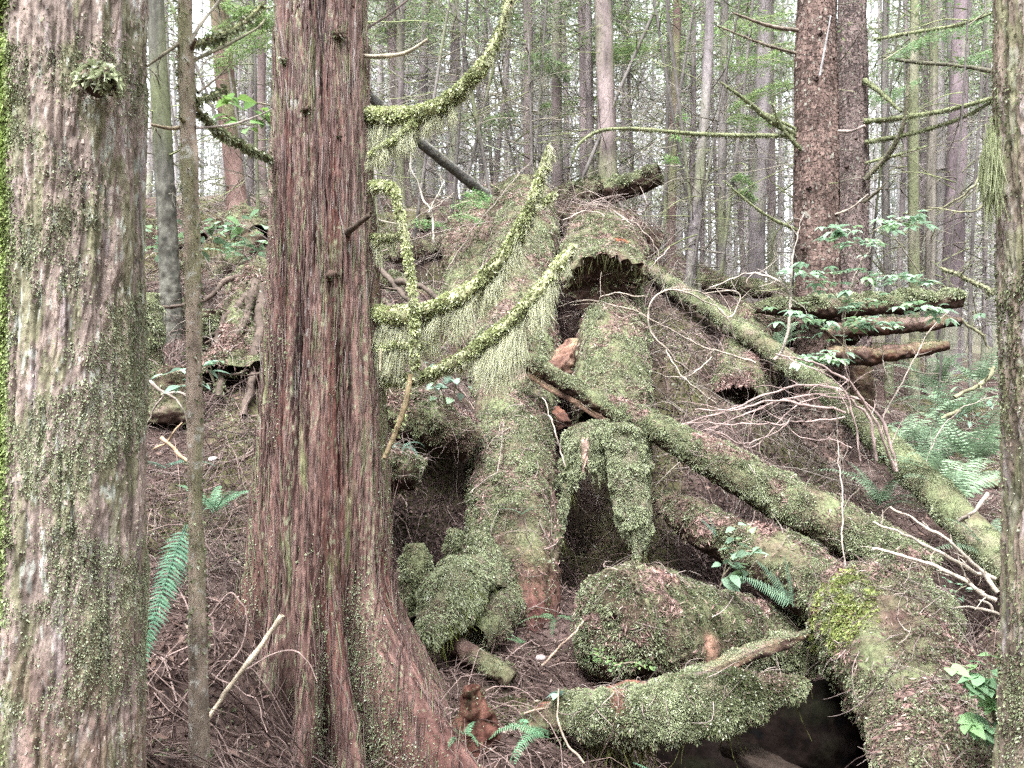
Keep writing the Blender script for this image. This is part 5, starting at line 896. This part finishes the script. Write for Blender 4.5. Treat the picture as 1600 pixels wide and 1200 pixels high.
# ================================================================== FERNS AND SHRUBS
def frond(base, az, L, el0, droop, n=24, wid=.16, col=A(.10, .21, .135), mb=None, twist=0.):
    K = 26; el = el0 - droop * np.linspace(0, 1, K) ** 1.3; h = A(math.cos(az), math.sin(az), 0)
    d = np.cos(el)[:, None] * h + np.sin(el)[:, None] * A(0, 0, 1); p = base + np.concatenate([np.zeros((1, 3)), np.cumsum(d[:-1] * L / (K - 1), 0)])
    sd = nrm(np.cross(d, A(0, 0, 1) + h * .001)); nn = np.cross(sd, d); sd = sd * math.cos(twist) + nn * math.sin(twist); nn = np.cross(sd, d)
    mb = mb or MB(); mb.add(*polytubes(p[None], np.linspace(.003, .001, K)[None], np.tile(col * .8, (1, 1)), 4))
    s = np.linspace(.10, .985, n); k = np.minimum((s * (K - 1)).astype(int), K - 2); f = (s * (K - 1) - k)[:, None]
    q = p[k] * (1 - f) + p[k + 1] * f; ln = wid * L * np.minimum(1, (s * 6)) ** .7 * (1.02 - s) ** .62 * (.92 + .16 * RS.rand(n))
    for sg in (-1, 1):
        dd = nrm(sd[k] * sg + d[k] * .28 + nn[k] * (-.10 + .10 * RS.normal(size=(n, 1)))); w = np.maximum(L * .9 / n * .62, .004) * .5 * (.6 + .4 * (1 - s))
        wv = d[k] * w[:, None]; l = ln[:, None]; dr = A(0, 0, -1) * l * .12
        V = np.stack([q - wv * .8, q + wv * .8, q + dd * l * .5 + wv + nn[k] * l * .04, q + dd * l * .5 - wv + nn[k] * l * .02, q + dd * l + wv * .2 + dr, q + dd * l - wv * .1 + dr], 1)
        Fq = (np.arange(n) * 6)[:, None, None] + np.array([[0, 1, 2, 3], [3, 2, 4, 5]])[None]
        c = col * (.75 + .5 * RS.rand(n, 1)); mb.add(V.reshape(-1, 3), Fq.reshape(-1, 4), np.repeat(c, 6, 0))
    return mb
def fern(label, px, py, d, n, L, col=A(.10, .21, .135), azs=None, el=(.5, 1.2), droop=(.9, 1.6), group=None, nn=24, wid=.16, els=None, tw=None):
    B = P(px, py, d); root = thing('sword_fern', label, 'fern', B, group)
    for k in range(n):
        az = azs[k] if azs else RS.rand() * 2 * PI
        build('frond', frond(B + RS.normal(size=3) * .01, az, L * ((.7 + .5 * RS.rand()) if els is None else 1 - .1 * k), (el[0] + (el[1] - el[0]) * RS.rand()) if els is None else els[k], droop[0] + (droop[1] - droop[0]) * RS.rand(), nn, wid, col * (.8 + .4 * RS.rand()), twist=RS.normal() * .25 if tw is None else tw), 'leaf', root)
    return root
FC = A(.215, .30, .19); FL = A(.13, .26, .15)
for k, (px, py, d, n, L, lab) in enumerate([(1450, 735, 6.6, 13, .75, 'arching sword fern in the middle of the right hand fern bank'), (1520, 720, 6.3, 13, .8, 'sword fern beside the right edge trunk, top of the fern bank'), (1490, 785, 5.6, 14, .75, 'large bluish sword fern low in the fern bank beside the right edge trunk'), (1420, 690, 7.4, 11, .7, 'sword fern at the back of the fern bank below the broken logs'),
        (1375, 790, 6.0, 9, .5, 'small sword fern under the slim fallen trunk'), (1500, 650, 8.0, 12, .8, 'hazy sword fern behind the fern bank near the right edge trunk'), (1530, 600, 9.4, 10, .9, 'far sword fern under the bare mossy branches at the right'), (1460, 610, 9.8, 9, .8, 'far sword fern below the ends of the broken logs'), (1212, 545, 8.0, 6, .45, 'little sword fern in front of the brown root clump'), (1545, 870, 4.8, 8, .5, 'sword fern peeping between slim fallen trunk and right edge trunk'), (1235, 520, 8.2, 5, .4, 'tiny fern tuft behind the pale leaning stem')]):
    fern(lab, px, py, d, n, L, FC * (1 + .1 * (k % 3)), group=None)
fern('sword fern with three toothed fronds against the dark hollow under the low log', 1240, 945, 4.2, 3, .36, A(.24, .37, .25), azs=[3.35, 3.3, 3.3], els=[.62, 1.0, 1.5], tw=1.0, droop=(.25, .4), nn=26, wid=.16)
fern('little fern with two narrow fronds left of the glossy leafed plant', 1122, 838, 4.75, 2, .17, A(.16, .27, .2), azs=[3.3, 3.3], els=[.9, 1.25], tw=1.0, droop=(.2, .4), nn=14, wid=.12)
fern('fern in the bottom centre with bright curled fronds', 858, 1150, 3.1, 3, .27, A(.16, .31, .17), azs=[3.7, 4.1, 3.2], el=(.5, .8), droop=(1.6, 2.2), nn=26, wid=.17)
fern('pale fern right of the cedar root at the bottom edge', 722, 1150, 3.15, 4, .17, A(.14, .27, .15), azs=[4.4, 1.2, 5.2, 3.6], el=(.5, .8), droop=(1.0, 1.6), nn=16, wid=.2)
fern('single fern tip rising from the bottom edge before the black hollow', 1050, 1235, 3.0, 1, .22, A(.14, .28, .18), azs=[2.9], el=(.9, .9), droop=(.7, .8), nn=18, wid=.13)
fern('small fern in the litter below the huge log', 868, 965, 4.55, 5, .2, A(.11, .2, .1), azs=[.2, 5.6, 3.4, 2.4, 4.6], el=(.3, .8), droop=(1., 1.5), nn=16, wid=.18)
fern('tiny green fern tip in the litter left of the fat low log', 815, 1000, 4.2, 2, .09, A(.13, .25, .12), azs=[2.8, 3.4], el=(.4, .5), droop=(.3, .5), nn=10, wid=.2)
fern('fern with strap fronds behind the sapling, left of the cedar', 335, 800, 3.9, 6, .34, A(.14, .26, .15), azs=[.3, 1.0, 2.6, 5.6, 4.5, 1.8], el=(.6, 1.1), droop=(.9, 1.5))
fern('long hanging fern frond left of the sapling', 290, 815, 2.75, 2, .46, A(.17, .33, .21), azs=[4.25, 4.4], el=(-1.2, -1.05), droop=(.1, .25), nn=34, wid=.19)
fern('dark fern frond drooping beside the mossy foreground trunk', 238, 970, 2.5, 1, .25, A(.10, .22, .12), azs=[4.6], el=(-1.2, -1.25), droop=(.1, .2), nn=30, wid=.13)
fern('fern peeking over the mossy bank left of the sapling', 262, 730, 4.3, 3, .25, A(.11, .2, .14), azs=[.2, .7, 2.9], el=(.3, .6), droop=(.6, 1.0))
fern('sparse fern on the face of the huge log', 815, 803, 5.15, 4, .15, A(.2, .29, .18), azs=[.1, 2.9, 5.7, 1.2], el=(.2, .9), droop=(.8, 1.2), nn=12, wid=.1)
fern('strap leaved fern growing from the bank beside the cedar', 632, 700, 4.95, 6, .17, A(.16, .25, .19), azs=[.4, 5.5, 4.6, 3.0, 1.0, 4.2], el=(.2, .8), droop=(1.0, 1.8), nn=12, wid=.13)

def leaves(p, d, up, L, w, cols, mb, fold=.25, droop=.25):
    n = len(p); d = nrm(d); s = nrm(np.cross(d, up)); u = np.cross(s, d); t = np.array([0, .2, .45, .72, 1.]); wd = np.array([.06, .8, 1., .66, .03])
    ax = p[:, None] + d[:, None] * (t[None, :, None] * L[:, None, None]) - A(0, 0, 1) * (t[None, :, None] ** 2 * L[:, None, None] * droop)
    lf = ax + s[:, None] * (wd[None, :, None] * w[:, None, None]) + u[:, None] * (wd[None, :, None] * w[:, None, None] * fold); rt = ax - s[:, None] * (wd[None, :, None] * w[:, None, None]) + u[:, None] * (wd[None, :, None] * w[:, None, None] * fold)
    V = np.stack([lf, ax, rt], 2)
    f = []
    for i in range(4):
        for j in range(2): f.append([i * 3 + j, i * 3 + j + 1, (i + 1) * 3 + j + 1, (i + 1) * 3 + j])
    Fq = (np.arange(n) * 15)[:, None, None] + np.array(f)[None]
    return mb.add(V.reshape(-1, 3), Fq.reshape(-1, 4), np.repeat(cols, 15, 0))
def shrub(label, stems, nl, L, col, name='leafy_shrub', cat='shrub', stemcol=A(.24, .2, .15), compound=False, flat=.15, wr=.42, s0=.3, r0=.005, jit=.05):
    root = thing(name, label, cat, P(*stems[0][0])); mb = MB()
    for st in stems:
        pp = spline([P(*q) for q in st], 24); build('stem', MB().add(*polytubes(pp[None], np.linspace(r0, r0 * .4, 24)[None], stemcol[None], 5)), 'twig', root)
        n = nl; s = s0 + (1 - s0) * RS.rand(n); k = (s * 22.9).astype(int); p = pp[k] + RS.normal(size=(n, 3)) * jit * A(1, 1, .35)
        az = RS.rand(n) * 2 * PI; d = np.stack([np.cos(az), np.sin(az), -.05 + .25 * RS.normal(size=n)], 1); up = nrm(RS.normal(size=(n, 3)) * flat + A(0, 0, 1))
        ll = L * (.6 + .7 * RS.rand(n)); c = col * (.7 + .6 * RS.rand(n, 1)); c = c + A(.05, .07, .0) * (RS.rand(n, 1) < .25)
        for rot in ((-.9, 0, .9) if compound else (0,)):
            d2 = np.stack([d[:, 0] * math.cos(rot) - d[:, 1] * math.sin(rot), d[:, 0] * math.sin(rot) + d[:, 1] * math.cos(rot), d[:, 2]], 1)
            leaves(p, d2, up, ll * (1 if rot == 0 else .8), ll * wr * .5, c, mb)
    build('foliage', mb, 'leaf', root); return root
SC = A(.27, .39, .27)
shrub('tall leafy shrub with layered pale green leaves in front of the spruces', [[(1330, 640, 6.2), (1318, 520, 6.1), (1335, 440, 6.1), (1365, 360, 6.0)], [(1318, 520, 6.1), (1360, 470, 6.0), (1440, 480, 5.9), (1500, 500, 5.8)], [(1318, 540, 6.1), (1270, 500, 6.0), (1225, 480, 6.0)], [(1335, 440, 6.1), (1390, 430, 6.0), (1470, 440, 6.0)], [(1325, 480, 6.1), (1280, 440, 6.1), (1240, 415, 6.1)], [(1318, 540, 6.1), (1290, 560, 5.9), (1240, 560, 5.9)], [(1365, 360, 6.0), (1400, 345, 6.0), (1440, 352, 6.0)], [(1350, 400, 6.0), (1320, 370, 6.0), (1295, 355, 6.0)], [(1318, 520, 6.1), (1350, 505, 5.9), (1400, 510, 5.9)]], 26, .095, SC, compound=True, name='leafy_shrub', jit=.07)
shrub('salal sprig with oval glossy leaves beside the three frond fern', [[(1125, 920, 4.55), (1135, 880, 4.5), (1150, 830, 4.45), (1170, 822, 4.4)], [(1130, 900, 4.5), (1160, 865, 4.4), (1185, 860, 4.35)], [(1125, 915, 4.5), (1140, 900, 4.45), (1165, 888, 4.4)]], 11, .085, A(.22, .33, .22), name='salal', wr=.62, flat=.5, jit=.025, compound=False)
shrub('pale green broad leaved plant at the bottom right corner against the right edge trunk', [[(1560, 1170, 2.75), (1545, 1090, 2.72), (1530, 1050, 2.7), (1480, 1035, 2.68)], [(1560, 1150, 2.75), (1550, 1080, 2.7), (1540, 1020, 2.7)], [(1560, 1190, 2.75), (1548, 1140, 2.7), (1520, 1130, 2.7)], [(1555, 1120, 2.75), (1540, 1075, 2.7), (1515, 1065, 2.68)]], 9, .07, A(.22, .36, .2), compound=True, wr=.6, flat=.35, jit=.02)
shrub('low sprig of white green oval leaves behind the sapling', [[(335, 600, 4.3), (320, 575, 4.3), (280, 580, 4.25), (245, 590, 4.2)], [(335, 600, 4.3), (330, 570, 4.3), (345, 562, 4.3)], [(330, 600, 4.3), (300, 600, 4.25), (255, 605, 4.2)]], 7, .085, A(.24, .36, .27), flat=.2, jit=.015, wr=.5)
shrub('bright green leaves held up on a thin twig between sapling and cedar', [[(430, 175, 4.2), (385, 195, 4.0), (320, 160, 3.8)], [(425, 165, 4.2), (370, 155, 4.0), (345, 152, 3.9)], [(430, 200, 4.2), (415, 185, 4.1), (412, 165, 4.1)]], 9, .075, A(.17, .29, .10), flat=.4, wr=.7, jit=.03)
shrub('glossy leaved bush on the slope left of the cedar', [[(350, 420, 8.5), (340, 370, 8.4), (320, 335, 8.3)], [(360, 420, 8.5), (380, 360, 8.3), (420, 340, 8.2)], [(350, 420, 8.5), (390, 390, 8.3), (425, 375, 8.2)], [(340, 400, 8.4), (330, 360, 8.3), (345, 350, 8.2)]], 18, .14, A(.22, .34, .21), flat=.35, wr=.6, jit=.12)
shrub('small pale leaved sprig under the beard of the lower mossy branch', [[(700, 640, 5.2), (690, 610, 5.1), (680, 600, 5.1)], [(705, 640, 5.2), (712, 600, 5.1), (708, 590, 5.1)], [(690, 640, 5.2), (660, 545, 5.1), (672, 548, 5.1)]], 9, .07, A(.24, .33, .26), flat=.5, wr=.7, jit=.03)
shrub('tiny two leaved seedling standing in the litter at the bottom centre', [[(868, 1120, 3.4), (866, 1095, 3.4), (870, 1078, 3.4)]], 5, .05, A(.2, .32, .27), flat=.6, wr=.8, jit=.008, s0=.8, r0=.002, name='seedling', cat='seedling')
shrub('young round leaved seedling beside the curled bright fern', [[(826, 1150, 3.2), (824, 1130, 3.2), (830, 1118, 3.2)]], 6, .035, A(.14, .27, .15), flat=.6, wr=.8, jit=.012, s0=.5, r0=.002, name='seedling', cat='seedling')
shrub('low clump of bright small leaves on the flank of the fat low log', [[(960, 1040, 3.95), (990, 1035, 3.9), (1010, 1045, 3.9)], [(950, 1030, 3.95), (935, 1025, 3.95), (925, 1020, 3.95)]], 40, .022, A(.15, .25, .10), flat=.8, wr=.6, jit=.03, s0=0)
shrub('small leaved plant beside the fan of pale dead twigs', [[(1480, 960, 4.6), (1470, 920, 4.5), (1465, 895, 4.5)], [(1480, 960, 4.6), (1495, 925, 4.5), (1510, 915, 4.5)]], 18, .04, A(.19, .31, .2), flat=.4, jit=.04)
shrub('distant bright leafed bush behind the ferns, beside the right edge trunk', [[(1500, 660, 9.0), (1490, 630, 9.0), (1470, 610, 9.0)], [(1520, 660, 9.0), (1530, 630, 9.0), (1545, 620, 9.0)], [(1560, 650, 8.6), (1520, 640, 8.5), (1480, 650, 8.5)]], 26, .12, A(.2, .3, .22), flat=.2, jit=.15)
shrub('broad leaved low bush over the dark bank left of the sapling', [[(250, 400, 8.0), (255, 360, 7.9), (265, 340, 7.9)], [(260, 400, 8.0), (290, 375, 7.9), (300, 365, 7.9)], [(245, 420, 8.0), (230, 390, 7.9), (228, 370, 7.9)]], 16, .12, A(.2, .3, .2), flat=.4, wr=.55, jit=.1)
# white mushroom-like bark disc and tan scraps on the litter
def disc(label, px, py, d, r, col, name, cat):
    c = P(px, py, d); t = np.linspace(0, 2 * PI, 20, endpoint=False)
    rows = [np.stack([c[0] + r * f * np.cos(t) * 1.25, c[1] + r * f * np.sin(t) * .8, c[2] + h + .3 * r * f * np.sin(t) + 0 * t], 1) for f, h in ((.02, .004), (.5, .006), (.9, .003), (1., -.004), (.8, -.010), (.02, -.010))]
    g = np.array(rows) + (fbm(np.array(rows) * 40, 3, 2) * .003)[..., None]
    o = build(name, MB().grid(g, col * (1 + .2 * fbm(g * 60, 3, 2))[..., None], True), 'rotten_wood', None, loc=c); tag(o, label, cat)
disc('pale flat round bracket scrap lying on the dark litter, bottom centre', 845, 1027, 4.05, .022, A(.34, .27, .26), 'bark_disc', 'bark')
disc('white rounded scrap among twigs right of the sapling', 332, 716, 4.1, .018, A(.42, .36, .36), 'bark_disc', 'bark')

# ================================================================== CAMERA, LIGHT, WORLD
cam = bpy.data.cameras.new('camera'); co = bpy.data.objects.new('camera', cam); C.objects.link(co)
cam.sensor_width = 36; cam.lens = 36 * F / W; cam.clip_start = .05; cam.clip_end = 3000
co.location = (0, 0, CZ); co.rotation_euler = (PI / 2, 0, 0)
sc = bpy.context.scene; sc.camera = co
SUN_EL, SUN_AZ = math.radians(62), math.radians(200)      # azimuth measured from +Y towards +X
w = bpy.data.worlds.new('World'); sc.world = w; w.use_nodes = True; nt = w.node_tree; nt.nodes.clear()
sk = nt.nodes.new('ShaderNodeTexSky'); sk.sky_type = 'NISHITA'; sk.sun_disc = False; sk.sun_elevation = SUN_EL; sk.sun_rotation = SUN_AZ
sk.air_density = 1.0; sk.dust_density = 6.0; sk.ozone_density = 1.0
hs = nt.nodes.new('ShaderNodeHueSaturation'); hs.inputs['Saturation'].default_value = .06; hs.inputs['Value'].default_value = 8.2
bg = nt.nodes.new('ShaderNodeBackground'); bg.inputs['Strength'].default_value = .15; ow = nt.nodes.new('ShaderNodeOutputWorld')
nt.links.new(sk.outputs['Color'], hs.inputs['Color']); vm = nt.nodes.new('ShaderNodeVectorMath'); vm.operation = 'MULTIPLY'; vm.inputs[1].default_value = (.95, .985, 1.01)
nt.links.new(hs.outputs['Color'], vm.inputs[0]); nt.links.new(vm.outputs['Vector'], bg.inputs['Color']); nt.links.new(bg.outputs['Background'], ow.inputs['Surface'])
sl = bpy.data.lights.new('sun', 'SUN'); sl.energy = 1.5; sl.angle = math.radians(18); sl.color = (1, .985, .96)
so = bpy.data.objects.new('sun', sl); C.objects.link(so); so.location = (0, -5, 30)
from mathutils import Vector
so.rotation_euler = Vector((-math.sin(SUN_AZ) * math.cos(SUN_EL), -math.cos(SUN_AZ) * math.cos(SUN_EL), -math.sin(SUN_EL))).to_track_quat('-Z', 'Y').to_euler()
sc.view_settings.view_transform = 'Standard'; sc.view_settings.look = 'None'; sc.view_settings.exposure = 0; sc.view_settings.gamma = 1
sc.render.engine = 'CYCLES'; cy_ = sc.cycles; cy_.max_bounces = 6; cy_.diffuse_bounces = 2; cy_.transmission_bounces = 3; cy_.use_denoising = False
